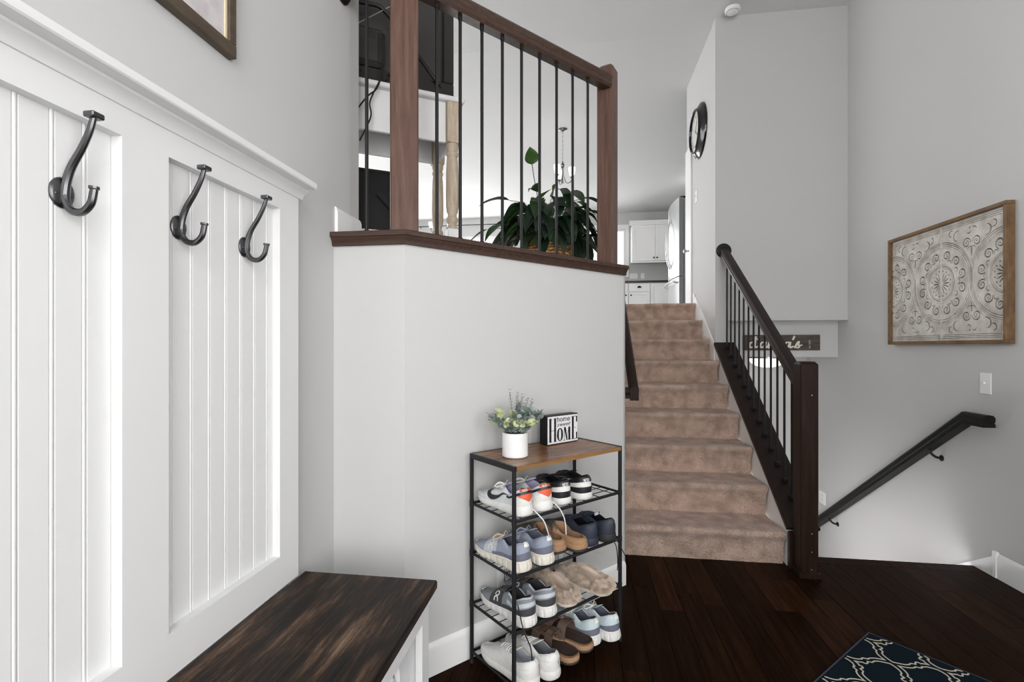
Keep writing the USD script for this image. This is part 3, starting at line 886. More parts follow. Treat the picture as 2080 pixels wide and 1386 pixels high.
for ln, w, a in ((.09, .010, 2.3), (.13, .007, .6)):
    h_ = bx(-w / 2, -.02, .049, w / 2, ln, .051)
    h_.apply_transform(trimesh.transformations.rotation_matrix(-a, (0, 0, 1))); h_.apply_transform(M)
    part(ck, 'hand', h_, 'ink_grey', world=True)

# ------------------------------------------------------------------ name board over the lower doorway
nb = thing('name_board', 'dark weathered wood name board with cream script over the down stairs', 'sign', (1.775, 4.66, 1.30))
part(nb, 'board', bx(1.452, 4.643, 1.230, 2.098, 4.659, 1.367, .003), 'sign_wood', world=True)
plain('cream_paint', (.72, .68, .60), .7)


def script(strokes, w):
    g = []
    for s in strokes:
        p = spline(s, 10)[:, :2]
        for a, b in zip(p[:-1], p[1:]):
            d = b - a
            th = w * (.62 + .55 * abs(d[1]) / (np.hypot(*d) + 1e-9))     # thicker on the down strokes
            g.append(LineString([a, b]).buffer(th / 2, 4))
    return unary_union(g)


LET = {  # unit: x-height 1
    'd': ([[(.75, .85, 0), (.35, 1.0, 0), (.05, .55, 0), (.2, .05, 0), (.55, .15, 0), (.78, .7, 0)], [(.95, 1.95, 0), (.85, 1.2, 0), (.78, .5, 0), (.9, .05, 0), (1.2, .25, 0)]], 1.15),
    "'": ([[(.25, 2.0, 0), (.2, 1.75, 0), (.08, 1.5, 0)]], .35),
    'a': ([[(.75, .85, 0), (.4, 1.0, 0), (.08, .6, 0), (.2, .06, 0), (.55, .2, 0), (.8, .85, 0)], [(.82, .95, 0), (.76, .4, 0), (.88, .04, 0), (1.2, .25, 0)]], 1.12),
    'k': ([[(.0, .2, 0), (.3, 1.0, 0), (.5, 1.85, 0), (.3, 1.95, 0), (.2, 1.2, 0), (.15, .0, 0)], [(.18, .5, 0), (.55, .98, 0), (.6, .7, 0), (.25, .5, 0), (.6, .1, 0), (.95, .2, 0)]], .95),
    'i': ([[(.0, .3, 0), (.2, .95, 0), (.18, .3, 0), (.3, .04, 0), (.6, .3, 0)]], .6),
    'v': ([[(.0, .5, 0), (.15, .95, 0), (.3, .1, 0), (.55, .9, 0), (.75, .8, 0)]], .75),
    's': ([[(.0, .1, 0), (.4, .95, 0), (.55, 1.05, 0), (.45, .6, 0), (.62, .3, 0), (.4, .0, 0), (.12, .1, 0)], [(.6, .4, 0), (.95, .5, 0)]], .9)}
xh, x = .050, 0.0
gl = []
for ch in "d'akiva's":
    st_, adv = LET[ch]
    for s in st_:
        gl.append([((px_ + x) * xh, py_ * xh, 0) for px_, py_, _ in s])
    x += adv
g = script(gl, .0135)
g = affinity.scale(g, .455 / (g.bounds[2] - g.bounds[0]), 1, origin=(0, 0))
g = affinity.translate(g, 1.497 - g.bounds[0], 1.252 - 0)
part(nb, 'lettering', ext(g, .0012, frame_axes((0, 4.643, 0), (1, 0, 0), (0, 0, 1), (0, -1, 0))), 'cream_paint', world=True, smooth=False)
tm = meshkit.text_mesh('est. 2001', .0125, .0012)
tm.apply_transform(frame_axes((2.016, 4.643, 1.246), (0, 0, 1), (-1, 0, 0), (0, -1, 0)))
part(nb, 'date_lettering', tm, 'cream_paint', world=True, smooth=False)

# flush dome lamp on the lower ceiling
n = {'e': ('emission', dict(color=(1.0, .97, .92), strength=2.3))}
mat('lamp_glow', n, surface='e.emission')
fl = thing('dome_lamp', 'lit white flush dome lamp under the lower ceiling past the stairs', 'ceiling lamp', (1.765, 4.95, LOWC))
part(fl, 'glass_bowl', lathe([(0, -.108), (.05, -.104), (.10, -.090), (.14, -.064), (.162, -.030), (.165, -.016), (0, -.016)], 36, (1.765, 4.95, LOWC)), 'lamp_glow', world=True)
part(fl, 'rim', lathe([(0, -.018), (.172, -.018), (.172, 0), (0, 0)], 36, (1.765, 4.95, LOWC)), 'nickel', world=True)

# ------------------------------------------------------------------ shoe rack
RK = CORNER * 0 + np.array([-.4381, 1.8983, 0])
rk_rot = math.atan2(D[1], D[0])
RL, RD, RH = .592, .283, .832


def rk(a, b, z):
    return RK + D * a + N * b + UP * z


sr = thing('shoe_rack', 'black metal shoe rack with a rustic brown top against the diagonal half wall', 'shoe rack', RK, rk_rot)
SHELF = [.635, .437, .236, .045]
# local: x along, y = -b


def lb(a0, b0, z0, a1, b1, z1, bev=.001):
    return bx(a0, -b0, z0, a1, -b1, z1, bev)


part(sr, 'top_board', lb(.012, .0, RH - .016, RL - .012, RD + .004, RH, .0015), 'rustic_wood')
part(sr, 'top_edge', lb(.0125, RD + .004, RH - .0155, RL - .0125, RD + .0052, RH - .0008, .0003), 'rustic_edge')
for a in (.0, RL - .012):
    part(sr, 'top_side_rail', lb(a, .0, RH - .018, a + .012, RD, RH + .0012), 'iron')
part(sr, 'top_back_rail', lb(.012, -.003, RH - .018, RL - .012, .0, RH + .001), 'iron')
for a in (.006, RL - .006):
    for b in (.006, RD - .006):
        lg = part(sr, 'leg', tube([(a, -b, .0), (a, -b, RH - .016)], .0080, 10), 'iron')
        part(lg, 'foot', lathe([(0, 0), (.0095, 0), (.0095, .012), (.007, .016), (0, .016)], 12, (a, -b, 0)), 'black_matte')
        for z in SHELF[:3]:
            part(lg, 'joint', lathe([(0, -.012), (.0092, -.012), (.0092, .012), (0, .012)], 10, (a, -b, z)), 'iron')
for z in SHELF:
    sh = part(sr, 'shelf_front_tube', tube([(.006, -RD + .006, z), (RL - .006, -RD + .006, z)], .0064, 8), 'iron')
    part(sr, 'shelf_back_tube', tube([(.006, -.006, z), (RL - .006, -.006, z)], .0056, 8), 'iron')
    for a in (.006, RL - .006):
        part(sr, 'shelf_side_tube', tube([(a, -.006, z), (a, -RD + .006, z)], .0050, 8), 'iron')
    w = []
    for k in range(7):
        a = .05 + k * (RL - .10) / 6
        part(sr, 'shelf_wire', tube([(a, -.008, z + .002), (a, -RD + .008, z + .002)], .0016, 6), 'iron')
    for k in range(5):
        b = .05 + k * (RD - .10) / 4
        part(sr, 'shelf_wire', tube([(.008, -b, z + .0045), (RL - .008, -b, z + .0045)], .0016, 6), 'iron')

# ------------------------------------------------------------------ shoes
SH = {}
for nm, c, r in (('shoe_white', (.74, .73, .71), .5), ('shoe_cream', (.70, .66, .58), .6), ('shoe_orange', (.72, .115, .045), .55), ('shoe_black', (.012, .012, .015), .42), ('shoe_charcoal', (.05, .052, .058), .6),
                 ('shoe_greyblue', (.30, .335, .42), .75), ('shoe_slate', (.155, .165, .22), .6), ('shoe_lightgrey', (.50, .53, .58), .65), ('shoe_ice', (.66, .70, .715), .6), ('shoe_navy', (.022, .028, .048), .6), ('shoe_iceblue', (.54, .64, .67), .65),
                 ('shoe_lilac', (.50, .47, .66), .7), ('shoe_olive', (.13, .115, .10), .8), ('cork', (.36, .21, .115), .85), ('cork_dark', (.24, .145, .085), .85), ('suede_brown', (.115, .075, .058), .85), ('footbed_dark', (.035, .02, .014), .8), ('footbed_tan', (.33, .19, .11), .85),
                 ('fur', (.74, .62, .52), .95), ('fur_sole', (.60, .53, .45), .8), ('lace_tan', (.52, .44, .34), .7), ('copper', (.60, .36, .26), .3), ('rubber_dark', (.02, .02, .02), .7), ('shoe_midgrey', (.22, .24, .26), .7)):
    if nm == 'copper':
        plain(nm, c, r, metallic=1)
    elif nm.startswith('cork'):
        plain(nm, c, r, bump=.0005, bscale=300, var=.18, vscale=300)
    elif nm in ('shoe_greyblue', 'shoe_midgrey', 'shoe_iceblue', 'shoe_ice', 'shoe_navy', 'shoe_charcoal', 'fur'):
        plain(nm, c, r, bump=.0005, bscale=700, var=.12, vscale=300)
    else:
        plain(nm, c, r, bump=.0002, bscale=300, var=.06, vscale=60)


class Shoe:
    """A shoe as a lofted shell: P(s) the plan outline where the upper meets the sole, T(s) its top edge (collar at the rear, ridge at the front).
    Local x runs from the heel to the toe, y to the wearer's left."""
    n = 72

    def __init__(self, L=.29, side=1, heel=.088, dip=.066, tongue=.086, sole=(.034, .024), ball=.0435, heelw=.034, open_at=.42, ridge=(.080, .064, .047, .036), spring=.012, flat_rear=None, toe_h=None):
        self.L, self.side, self.sole, self.spring = L, side, sole, spring
        s = np.arange(self.n) / self.n
        # x runs heel -> toe -> heel
        u = np.where(s < .5, s * 2, 2 - s * 2)
        x = L * (1 - np.cos(PI * u)) / 2
        sg = np.where(s < .5, 1.0, -1.0)
        self.x = x
        w = self.width(x, ball, heelw)
        cy = side * (-.006) * np.sin(np.clip((x / L - .25) / .75, 0, 1) * PI) + side * .004 * np.clip((x / L - .8) / .2, 0, 1)
        self.cy = cy
        self.P = np.c_[x, cy + sg * w]
        t = x / L
        zs = self.zsole(t)
        self.zs = zs
        if flat_rear is None:
            zt = np.interp(t, [0, .06, .22, .36, .44, .55, .68, .82, .95, 1.0], [heel, heel - .002, dip, tongue - .008, ridge[0], ridge[0] - .006, ridge[1], ridge[2], ridge[3], ridge[3] - .006])
            wt = np.interp(t, [0, .30, .44, .58, .66, 1], [1, 1, .62, .30, .02, .0])
        else:
            zt = np.interp(t, [0, flat_rear - .10, flat_rear, flat_rear + .12, .68, .82, .95, 1.0], [zs[0] + .019, zs[0] + .019, ridge[0] - .012, ridge[0], ridge[1], ridge[2], ridge[3], ridge[3] - .006])
            wt = np.interp(t, [0, flat_rear - .06, flat_rear + .06, flat_rear + .1, 1], [1, 1, .93, .02, 0])
            self.split = flat_rear
        self.zt = zt + np.clip(zs - sole[1], 0, 1) * 0
        ins = .010
        inner = np.maximum(w - ins, 0) * wt
        x0 = .011
        xt = np.where(t < .45, x0 + x * (1 - x0 / (.45 * L)), x) * 1.0
        xt = np.where(t > .62, L * .62 + (x - L * .62) * .90, xt)
        self.T = np.c_[xt, cy + sg * inner]
        self.wt = wt
        d = np.r_[0, np.cumsum(np.linalg.norm(np.diff(np.vstack([self.P, self.P[:1]]), axis=0), axis=1))]
        self.arc = d
        self.per = d[-1]

    def width(self, x, ball, heelw):
        L = self.L
        t = x / L
        w = np.interp(t, [0, .15, .30, .45, .60, .72, .82, 1.0], [heelw, heelw + .0015, heelw + .001, heelw + .004, ball - .002, ball, ball - .003, ball - .012])
        k = np.ones(11) / 11
        e1 = np.clip(1 - x / .042, 0, 1)
        e2 = np.clip((t - .72) / .28, 0, 1)
        return w * np.sqrt(np.clip(1 - e1 ** 2.2, 0, 1)) * np.sqrt(np.clip(1 - e2 ** 2.3, 0, 1))

    def zbot(self, t):
        return self.spring * np.clip((t - .70) / .30, 0, 1) ** 2 + .004 * np.clip((.10 - t) / .10, 0, 1) ** 2

    def zsole(self, t):
        a, b = self.sole
        return np.interp(t, [0, .25, .6, 1], [a, a * .95 + b * .05, b, b * .92]) + self.zbot(t) * .9

    def at(self, arr, s):
        s = np.asarray(s, float) % 1.0
        xp = np.arange(self.n + 1) / self.n
        if arr.ndim == 1:
            return np.interp(s, xp, np.r_[arr, arr[:1]])
        return np.stack([np.interp(s, xp, np.r_[arr[:, k], arr[:1, k]]) for k in range(arr.shape[1])], -1)

    def X(self, s, g):
        """the upper's outer surface at outline parameter s, height parameter g."""
        P, T, zs, zt = self.at(self.P, s), self.at(self.T, s), self.at(self.zs, s), self.at(self.zt, s)
        h = 1 - np.cos(g * PI / 2) ** 1.0
        v = np.sin(g * PI / 2)
        xy = P + (T - P) * h[..., None]
        # a little waist so that sides are not straight
        bulge = .003 * np.sin(g * PI)
        c = np.stack([np.clip(P[..., 0], .05, self.L - .08), self.at(self.cy, s)], -1)
        dirn = P - c
        dirn = dirn / (np.linalg.norm(dirn, axis=-1, keepdims=True) + 1e-9)
        xy = xy + dirn * bulge[..., None]
        return np.concatenate([xy, (zs + (zt - zs) * v)[..., None]], -1)

    def normal(self, s, g):
        e = 2e-3
        a = self.X(s + e, g) - self.X(s - e, g)
        b = self.X(s, np.clip(g + e, 0, 1)) - self.X(s, np.clip(g - e, 0, 1))
        nn = np.cross(b, a)
        return nn / (np.linalg.norm(nn, axis=-1, keepdims=True) + 1e-12)

    @staticmethod
    def rings(V, close=True):
        R, n = V.shape[:2]
        F = []
        for i in range(R - 1):
            for k in range(n if close else n - 1):
                a, b = i * n + k, i * n + (k + 1) % n
                c, d = (i + 1) * n + (k + 1) % n, (i + 1) * n + k
                F += [[a, b, c], [a, c, d]]
        return F

    def capfaces(self, base, n, flip=False):
        """closes a ring whose points run heel -> toe -> heel by strips between mirrored points."""
        F = []
        for k in range(0, n // 2):
            a, b = base + k, base + k + 1
            c, d = base + (n - k) % n, base + (n - k - 1) % n
            F += [[a, c, b], [b, c, d]]
        return [f[::-1] for f in F] if flip else F

    def upper(self, G=13, crease=.0, smin=None):
        s = np.arange(self.n) / self.n
        g = np.linspace(0, 1, G)
        V = np.stack([self.X(s, np.full(self.n, q)) for q in g])
        if crease:
            d = (meshkit.fbm(V * 45, 3, 7) - .5) * crease * np.sin(g * PI)[:, None]
            nn = np.stack([self.normal(s, np.full(self.n, q)) for q in g])
            V = V + nn * d[..., None]
        return trimesh.Trimesh(V.reshape(-1, 3), np.array(self.rings(V)), process=False)

    def lining(self, th=.009):
        """from the collar down to the insole, and the insole."""
        s = np.arange(self.n) / self.n
        zi = self.zs + .003
        c = np.c_[np.clip(self.P[:, 0], .04, self.L - .07), self.cy]
        d = c - self.P
        d /= np.linalg.norm(d, axis=1, keepdims=True) + 1e-9
        B = self.P + d * th
        V = []
        for q in np.linspace(0, 1, 6):
            xy = self.T + (B - self.T) * (q ** 1.4)
            z = self.zt + (zi - self.zt) * q
            if 0 < q < .3:
                z = z - .001
            V.append(np.c_[xy, z])
        V = np.array(V)
        F = [f[::-1] for f in self.rings(V)]
        F += self.capfaces(5 * self.n, self.n)
        F = [f[::-1] for f in F]
        return trimesh.Trimesh(V.reshape(-1, 3), np.array(F), process=False)

    def sole_mesh(self, out=.004, pods=0, pod_depth=.004, flare=0.0, band=None, lo=0.0, hi=1.0):
        """midsole between fractions lo and hi of its height."""
        n = self.n * 2
        s = np.arange(n) / n
        P, cy, zs = self.at(self.P, s), self.at(self.cy, s), self.at(self.zs, s)
        t = P[:, 0] / self.L
        zb = self.zbot(t)
        c = np.c_[np.clip(P[:, 0], .05, self.L - .08), cy]
        d = P - c
        d /= np.linalg.norm(d, axis=1, keepdims=True) + 1e-9
        prof = [(0, -.004), (.03, -.001), (.12, .5), (.35, 1.0), (.65, 1.0), (.9, .7), (1.0, .45), (1.04, -.8)]
        V = []
        arc = self.at(self.arc[:-1] * 1.0, s)
        for q, o in prof:
            qq = lo + (hi - lo) * q
            off = out * o if o >= 0 else (o * .006 if q > 1 else o)
            off = np.full(n, off)
            off = off + flare * (1 - qq) * np.exp(-(t / .25) ** 2)
            if pods and .05 < q < .95:
                ph = np.abs(np.sin(PI * pods * s * 2))
                off = off - pod_depth * (1 - np.clip(ph * 2.2, 0, 1)) * np.sin(q * PI)
            z = zb + (zs - zb) * qq
            V.append(np.c_[P + d * off[:, None], z])
        V = np.array(V)
        F = self.rings(V)
        F += self.capfaces(0, n, True)
        F += self.capfaces((len(prof) - 1) * n, n)
        m = trimesh.Trimesh(V.reshape(-1, 3), np.array(F), process=False)
        m.fix_normals()
        return m

    def patch(self, s0, s1, g0, g1, off=.0012, ns=24, ng=6):
        """an overlay: a sheet lying on the upper between two outline and two height parameters (g may be functions of s)."""
        s = np.linspace(s0, s1, ns)
        G0 = g0(s) if callable(g0) else np.full(ns, g0)
        G1 = g1(s) if callable(g1) else np.full(ns, g1)
        V = []
        for q in np.linspace(0, 1, ng):
            g = G0 + (G1 - G0) * q
            V.append(self.X(s, g) + self.normal(s, g) * off)
        V = np.array(V)
        rim0 = self.X(s, G0); rim1 = self.X(s, G1)
        V = np.concatenate([rim0[None], V, rim1[None]])
        return trimesh.Trimesh(V.reshape(-1, 3), np.array(self.rings(V, close=False)), process=False)

    def decal(self, poly, s0, g0, sx, gy, off=.0018, flip=1):
        """flat shape on the upper: poly in metres (x along the outline towards +s times flip, y up)."""
        ms = []
        for g_ in getattr(poly, 'geoms', [poly]):
            v, f = trimesh.creation.triangulate_polygon(g_, engine='earcut')
            v = np.c_[v, np.zeros(len(v))]
            v, f = trimesh.remesh.subdivide_to_size(v, f, .006)
            ms.append(trimesh.Trimesh(v, f, process=False))
        m = trimesh.util.concatenate(ms)
        v = np.array(m.vertices)
        s = s0 + flip * v[:, 0] / self.per * sx
        g = np.clip(g0 + v[:, 1] / .06 * gy, 0, 1)
        m.vertices = self.X(s, g) + self.normal(s, g) * off
        return m

    def tongue_mesh(self, x0=.60, x1=.33, rise=.020, w=.024, th=.006):
        L = self.L
        k = np.linspace(0, 1, 10)
        xs = L * (x0 + (x1 - x0) * k)
        zr = np.interp(xs / L, [.30, .44, .60, .68], [np.interp(.40, self.x[:37] / L, self.zt[:37]), np.interp(.44, self.x[:37] / L, self.zt[:37]), np.interp(.6, self.x[:37] / L, self.zt[:37]), np.interp(.68, self.x[:37] / L, self.zt[:37])])
        zr = zr - .004 + rise * k ** 2
        cy = np.interp(xs, self.x[:37], self.cy[:37])
        V = []
        for i in range(10):
            ww = w * (.72 + .28 * k[i])
            ring = []
            for a in np.linspace(0, 2 * PI, 12, endpoint=False):
                yy = ww * math.copysign(abs(math.cos(a)) ** .7, math.cos(a))
                ring.append((xs[i] - .25 * th * math.sin(a), cy[i] + yy, zr[i] + th / 2 * math.sin(a) - 4.5 * yy * yy))
            V.append(ring)
        V = np.array(V)
        F = self.rings(V)
        n = 12
        for base, fl in ((0, 1), (9 * n, 0)):
            for q in range(1, n - 1):
                f = [base, base + q, base + q + 1]
                F.append(f[::-1] if fl else f)
        m = trimesh.Trimesh(V.reshape(-1, 3), np.array(F), process=False)
        m.fix_normals()
        return m

    def lace_mesh(self, rows=5, r=.0022, x0=.62, x1=.43, bow=True, seed=1):
        out = []
        rng = random.Random(seed)
        prev = None
        for k in range(rows):
            t = x0 + (x1 - x0) * k / (rows - 1)
            i = int(np.argmin(np.abs(self.x[:37] / self.L - t)))
            z, cy = self.zt[i], self.cy[i]
            hw = max(.014, abs(self.T[i, 1] - cy) + .006)
            xx = t * self.L
            l, rgt = np.array([xx, cy + hw, z - .003]), np.array([xx, cy - hw, z - .003])
            out.append(tube(spline([l, (xx + .001, cy + hw * .5, z + .0045), (xx, cy, z + .0060), (xx + .001, cy - hw * .5, z + .0045), rgt], 4), r, 6))
            if prev is not None:
                out.append(tube(spline([prev[0], ((prev[0][0] + xx) / 2, cy, z + .008), rgt], 5), r, 6))
            prev = (l, rgt)
        if bow:
            xx, z = x1 * self.L - .004, self.zt[int(np.argmin(np.abs(self.x[:37] / self.L - x1)))] + .011
            cy = prev[0][1] - .014
            for sgn in (1, -1):
                out.append(tube(spline([(xx, cy, z), (xx + .012, cy + sgn * .020, z + .008), (xx + .020, cy + sgn * .034, z - .004), (xx + .010, cy + sgn * .030, z - .008), (xx, cy, z)], 6), r, 6))
                out.append(tube(spline([(xx, cy, z), (xx + .022, cy + sgn * .016, z), (xx + .040, cy + sgn * .026, z - .014)], 6), r * .9, 6))
        return out


def text_poly(text, h, bold=True):
    """lettering as flat polygons, centred."""
    tm = meshkit.text_mesh(text, h, .001, bold)
    f = tm.faces[np.abs(tm.face_normals[:, 2] - 1) < 1e-3]
    g = unary_union([Polygon(tm.vertices[q][:, :2]).buffer(1e-6) for q in f])
    c = g.envelope.centroid
    return affinity.translate(g, -c.x, -c.y)


def swoosh():
    p = spline([(-.052, .012, 0), (-.040, -.010, 0), (-.022, -.0165, 0), (.004, -.009, 0), (.055, .018, 0)], 8)[:, :2]
    q = spline([(.055, .018, 0), (.006, -.0005, 0), (-.016, -.003, 0), (-.030, .000, 0), (-.036, .008, 0), (-.035, .021, 0), (-.052, .012, 0)], 8)[:, :2]
    return Polygon(np.vstack([p, q[1:-1]])).buffer(0)


def runner_mark():
    """a hooked round stroke over a small arch."""
    a = [(.0062 * math.cos(t), .0062 * math.sin(t) + .008) for t in np.linspace(-.6 * PI, 1.15 * PI, 22)]
    b = [(-.0055, -.010), (-.0055, -.003), (-.002, .0005), (.003, -.001), (.0055, -.005), (.0055, -.010)]
    return unary_union([LineString(a).buffer(.0020, 4), LineString(b).buffer(.0020, 4)])


MARK, SWOOSH = runner_mark(), swoosh()
SROT = math.atan2(-N[1], -N[0])


def shoe_thing(name, label, cat, a, b, z, yaw=0, roll=0, group=None):
    return thing(name, label, cat, rk(a, b, z), SROT + yaw, group or 'shoes on the rack')


def hang(t, pts, look, r=.0026, label=None):
    """a loose lace end hanging from the shoe; points in rack coordinates (along, out, height)."""
    part(t, 'loose_lace', tube(spline([rk(*p) for p in pts], 8), r, 6), look, world=True)


def orange_sneaker(label, a, b, z, side, yaw, seed):
    t = shoe_thing('sneaker', label, 'shoe', a, b, z + .0065, yaw)
    s = Shoe(.285, side, heel=.098, dip=.072, tongue=.10, sole=(.036, .024), heelw=.036)
    part(t, 'midsole', s.sole_mesh(.005, flare=.004), 'shoe_white')
    part(t, 'upper', s.upper(crease=.004), 'shoe_ice', smooth=60)
    part(t, 'lining', s.lining(), 'shoe_lilac', smooth=60)
    part(t, 'tongue', s.tongue_mesh(rise=.022), 'shoe_lilac')
    part(t, 'laces', s.lace_mesh(seed=seed), 'shoe_white')
    part(t, 'toe_cap', s.patch(.34, .66, .0, lambda q: .30 + .45 * np.cos((q - .5) * PI / .32), .0015), 'shoe_white', smooth=60)
    part(t, 'heel_counter', s.patch(-.13, .13, .0, lambda q: .42 - 1.6 * np.abs(q), .0014), 'shoe_white', smooth=60)
    part(t, 'heel_patch', s.patch(-.085, .085, lambda q: .16 + 3.0 * np.abs(q), .60, .0018), 'shoe_orange', smooth=60)
    part(t, 'heel_tab', s.patch(-.075, .075, .70, .995, .0022), 'shoe_orange', smooth=60)
    part(t, 'heel_strap', s.patch(-.17, .17, lambda q: .56 - .9 * np.abs(q), lambda q: .72 - 1.1 * np.abs(q), .0040), 'shoe_black', smooth=60)
    part(t, 'heel_lettering', s.decal(text_poly('NIKE', .0105), .030, .79, 1, 1.2, .0034, -1), 'shoe_white', smooth=False)
    for sgn in (1, -1):
        part(t, 'side_emblem', s.decal(SWOOSH, sgn * .235, .40, 1.1, 1.1, .0022, -sgn), 'shoe_black', smooth=60)
    return t


def black_sneaker(label, a, b, z, side, yaw, seed):
    t = shoe_thing('sneaker', label, 'shoe', a, b, z + .0065, yaw)
    s = Shoe(.285, side, heel=.096, dip=.078, tongue=.098, sole=(.028, .024), heelw=.035, ridge=(.086, .068, .050, .036))
    part(t, 'midsole', s.sole_mesh(.005), 'shoe_white')
    part(t, 'upper', s.upper(), 'shoe_white', smooth=60)
    part(t, 'lining', s.lining(), 'shoe_black', smooth=60)
    part(t, 'tongue', s.tongue_mesh(rise=.016, w=.028, th=.009), 'shoe_black')
    part(t, 'laces', s.lace_mesh(seed=seed, bow=False), 'shoe_black')
    part(t, 'toe_overlay', s.patch(.34, .66, .0, .34, .0016), 'shoe_black', smooth=60)
    for sgn in (1, -1):
        part(t, 'eyestay', s.patch(sgn * .14, sgn * .37, lambda q: .62 + .0 * q, .98, .0018), 'shoe_black', smooth=60)
        part(t, 'side_emblem', s.decal(SWOOSH, sgn * .235, .42, 1.0, 1.2, .0030, -sgn), 'shoe_white', smooth=60)
        part(t, 'side_panel', s.patch(sgn * .16, sgn * .33, .0, .60, .0012), 'shoe_black', smooth=60)
    part(t, 'heel_band', s.patch(-.17, .17, .0, .24, .0016), 'shoe_black', smooth=60)
    part(t, 'collar', s.patch(-.17, .17, .47, .995, .0020), 'shoe_black', smooth=60)
    part(t, 'heel_lettering', s.decal(text_poly('NIKE', .0115), .026, .56, 1, 1.05, .0040, -1), 'shoe_white', smooth=False)
    return t


def runner(label, a, b, z, side, yaw, seed, cols, tab=None, lace='lace_tan', logo=True, bow=True):
    """running shoe with a podded sole."""
    t = shoe_thing('running_shoe', label, 'shoe', a, b, z + .0065, yaw)
    s = Shoe(.288, side, heel=.104, dip=.078, tongue=.104, sole=(.040, .027), heelw=.035, ball=.0445, ridge=(.088, .070, .052, .040))
    sole = part(t, 'midsole', s.sole_mesh(.006, pods=13, pod_depth=.007, flare=.004, hi=.94), cols['sole'])
    part(t, 'sole_rim', s.sole_mesh(.0045, lo=.70, hi=1.05), cols['rim'])
    part(t, 'upper', s.upper(), cols['upper'], smooth=60)
    part(t, 'lining', s.lining(), cols['lining'], smooth=60)
    part(t, 'tongue', s.tongue_mesh(rise=.020), cols['tongue'])
    part(t, 'laces', s.lace_mesh(seed=seed, bow=bow), lace)
    part(t, 'heel_band', s.patch(-.26, .26, .02, lambda q: .34 - .75 * np.abs(q), .0016), cols['band'], smooth=60)
    if cols.get('stripe'):
        part(t, 'heel_stripe', s.patch(-.20, .20, lambda q: .40 - .6 * np.abs(q), lambda q: .60 - .6 * np.abs(q), .0018), cols['stripe'], smooth=60)
    part(t, 'collar', s.patch(-.20, .20, .80, .995, .0022), cols['collar'], smooth=60)
    part(t, 'toe_bumper', s.patch(.40, .60, .0, lambda q: .16 + .22 * np.cos((q - .5) * PI / .2), .0016), cols['toe'], smooth=60)
    for sgn in (1, -1):
        part(t, 'side_panel', s.patch(sgn * .235, sgn * .315, .05, .86, .0014), cols['panel'], smooth=60)
        if logo:
            part(t, 'side_mark', s.decal(MARK, sgn * .272, .44, 1.25, 1.15, .0028, -sgn), cols.get('mark', 'shoe_white'), smooth=False)
    if tab:
        part(t, 'heel_tab', s.patch(-.034, .034, .60, .99, .0040), tab, smooth=60)
    return t


S1, S2, S3, S4 = SHELF
o1 = orange_sneaker('white sneaker with orange heel at the left end of the top shelf', .072, .278, S1, 1, .05, 1)
o2 = orange_sneaker('white sneaker with orange heel next to the black and white pair', .166, .280, S1, -1, -.02, 2)
hang(o1, [(.095, .262, .668), (.100, .296, .650), (.112, .315, .628), (.128, .318, .590), (.142, .312, .560)], 'shoe_white')
hang(o2, [(.196, .268, .672), (.203, .300, .652), (.216, .312, .620), (.226, .312, .585), (.233, .308, .548)], 'shoe_white')
black_sneaker('black and white sneaker on the top shelf beside the orange-heeled pair', .274, .276, S1, 1, .02, 3)
black_sneaker('black and white sneaker at the right end of the top shelf', .384, .284, S1, -1, -.03, 4)
BL = dict(sole='shoe_cream', rim='shoe_cream', upper='shoe_greyblue', lining='shoe_slate', tongue='shoe_greyblue', band='shoe_slate', collar='shoe_greyblue', toe='shoe_greyblue', panel='shoe_lightgrey')
runner('grey-blue running shoe with tan laces, left end of the second shelf', .060, .284, S2, 1, .06, 5, BL, tab='shoe_white')
runner('grey-blue running shoe with blue laces beside the brown clogs', .164, .292, S2, -1, -.02, 6, BL, tab='shoe_white', lace='shoe_greyblue')
GR = dict(sole='shoe_white', rim='shoe_white', upper='shoe_midgrey', lining='shoe_charcoal', tongue='shoe_charcoal', band='shoe_charcoal', collar='shoe_lightgrey', stripe='shoe_lightgrey', toe='shoe_black', panel='shoe_charcoal')
g1 = runner('dark grey running shoe with black laces, left end of the third shelf', .078, .292, S3, 1, .04, 7, GR, lace='shoe_black', bow=False)
runner('dark grey running shoe beside the fluffy slippers on the third shelf', .180, .288, S3, -1, -.02, 8, GR, lace='shoe_black', bow=False)
hang(g1, [(.035, .262, .325), (.028, .300, .262), (.036, .314, .225), (.050, .316, .19), (.056, .316, .14), (.046, .318, .09)], 'shoe_black', .0022)
IB = dict(sole='shoe_white', rim='shoe_white', upper='shoe_iceblue', lining='shoe_slate', tongue='shoe_iceblue', band='shoe_slate', collar='shoe_ice', toe='shoe_ice', panel='shoe_ice')
runner('pale blue running shoe behind the brown sandals on the bottom shelf', .418, .300, S4, 1, .05, 9, IB, tab='shoe_white', lace='shoe_white', logo=False)
runner('pale blue running shoe at the right end of the bottom shelf', .502, .330, S4, -1, -.02, 10, IB, tab='shoe_white', lace='shoe_white', logo=False)


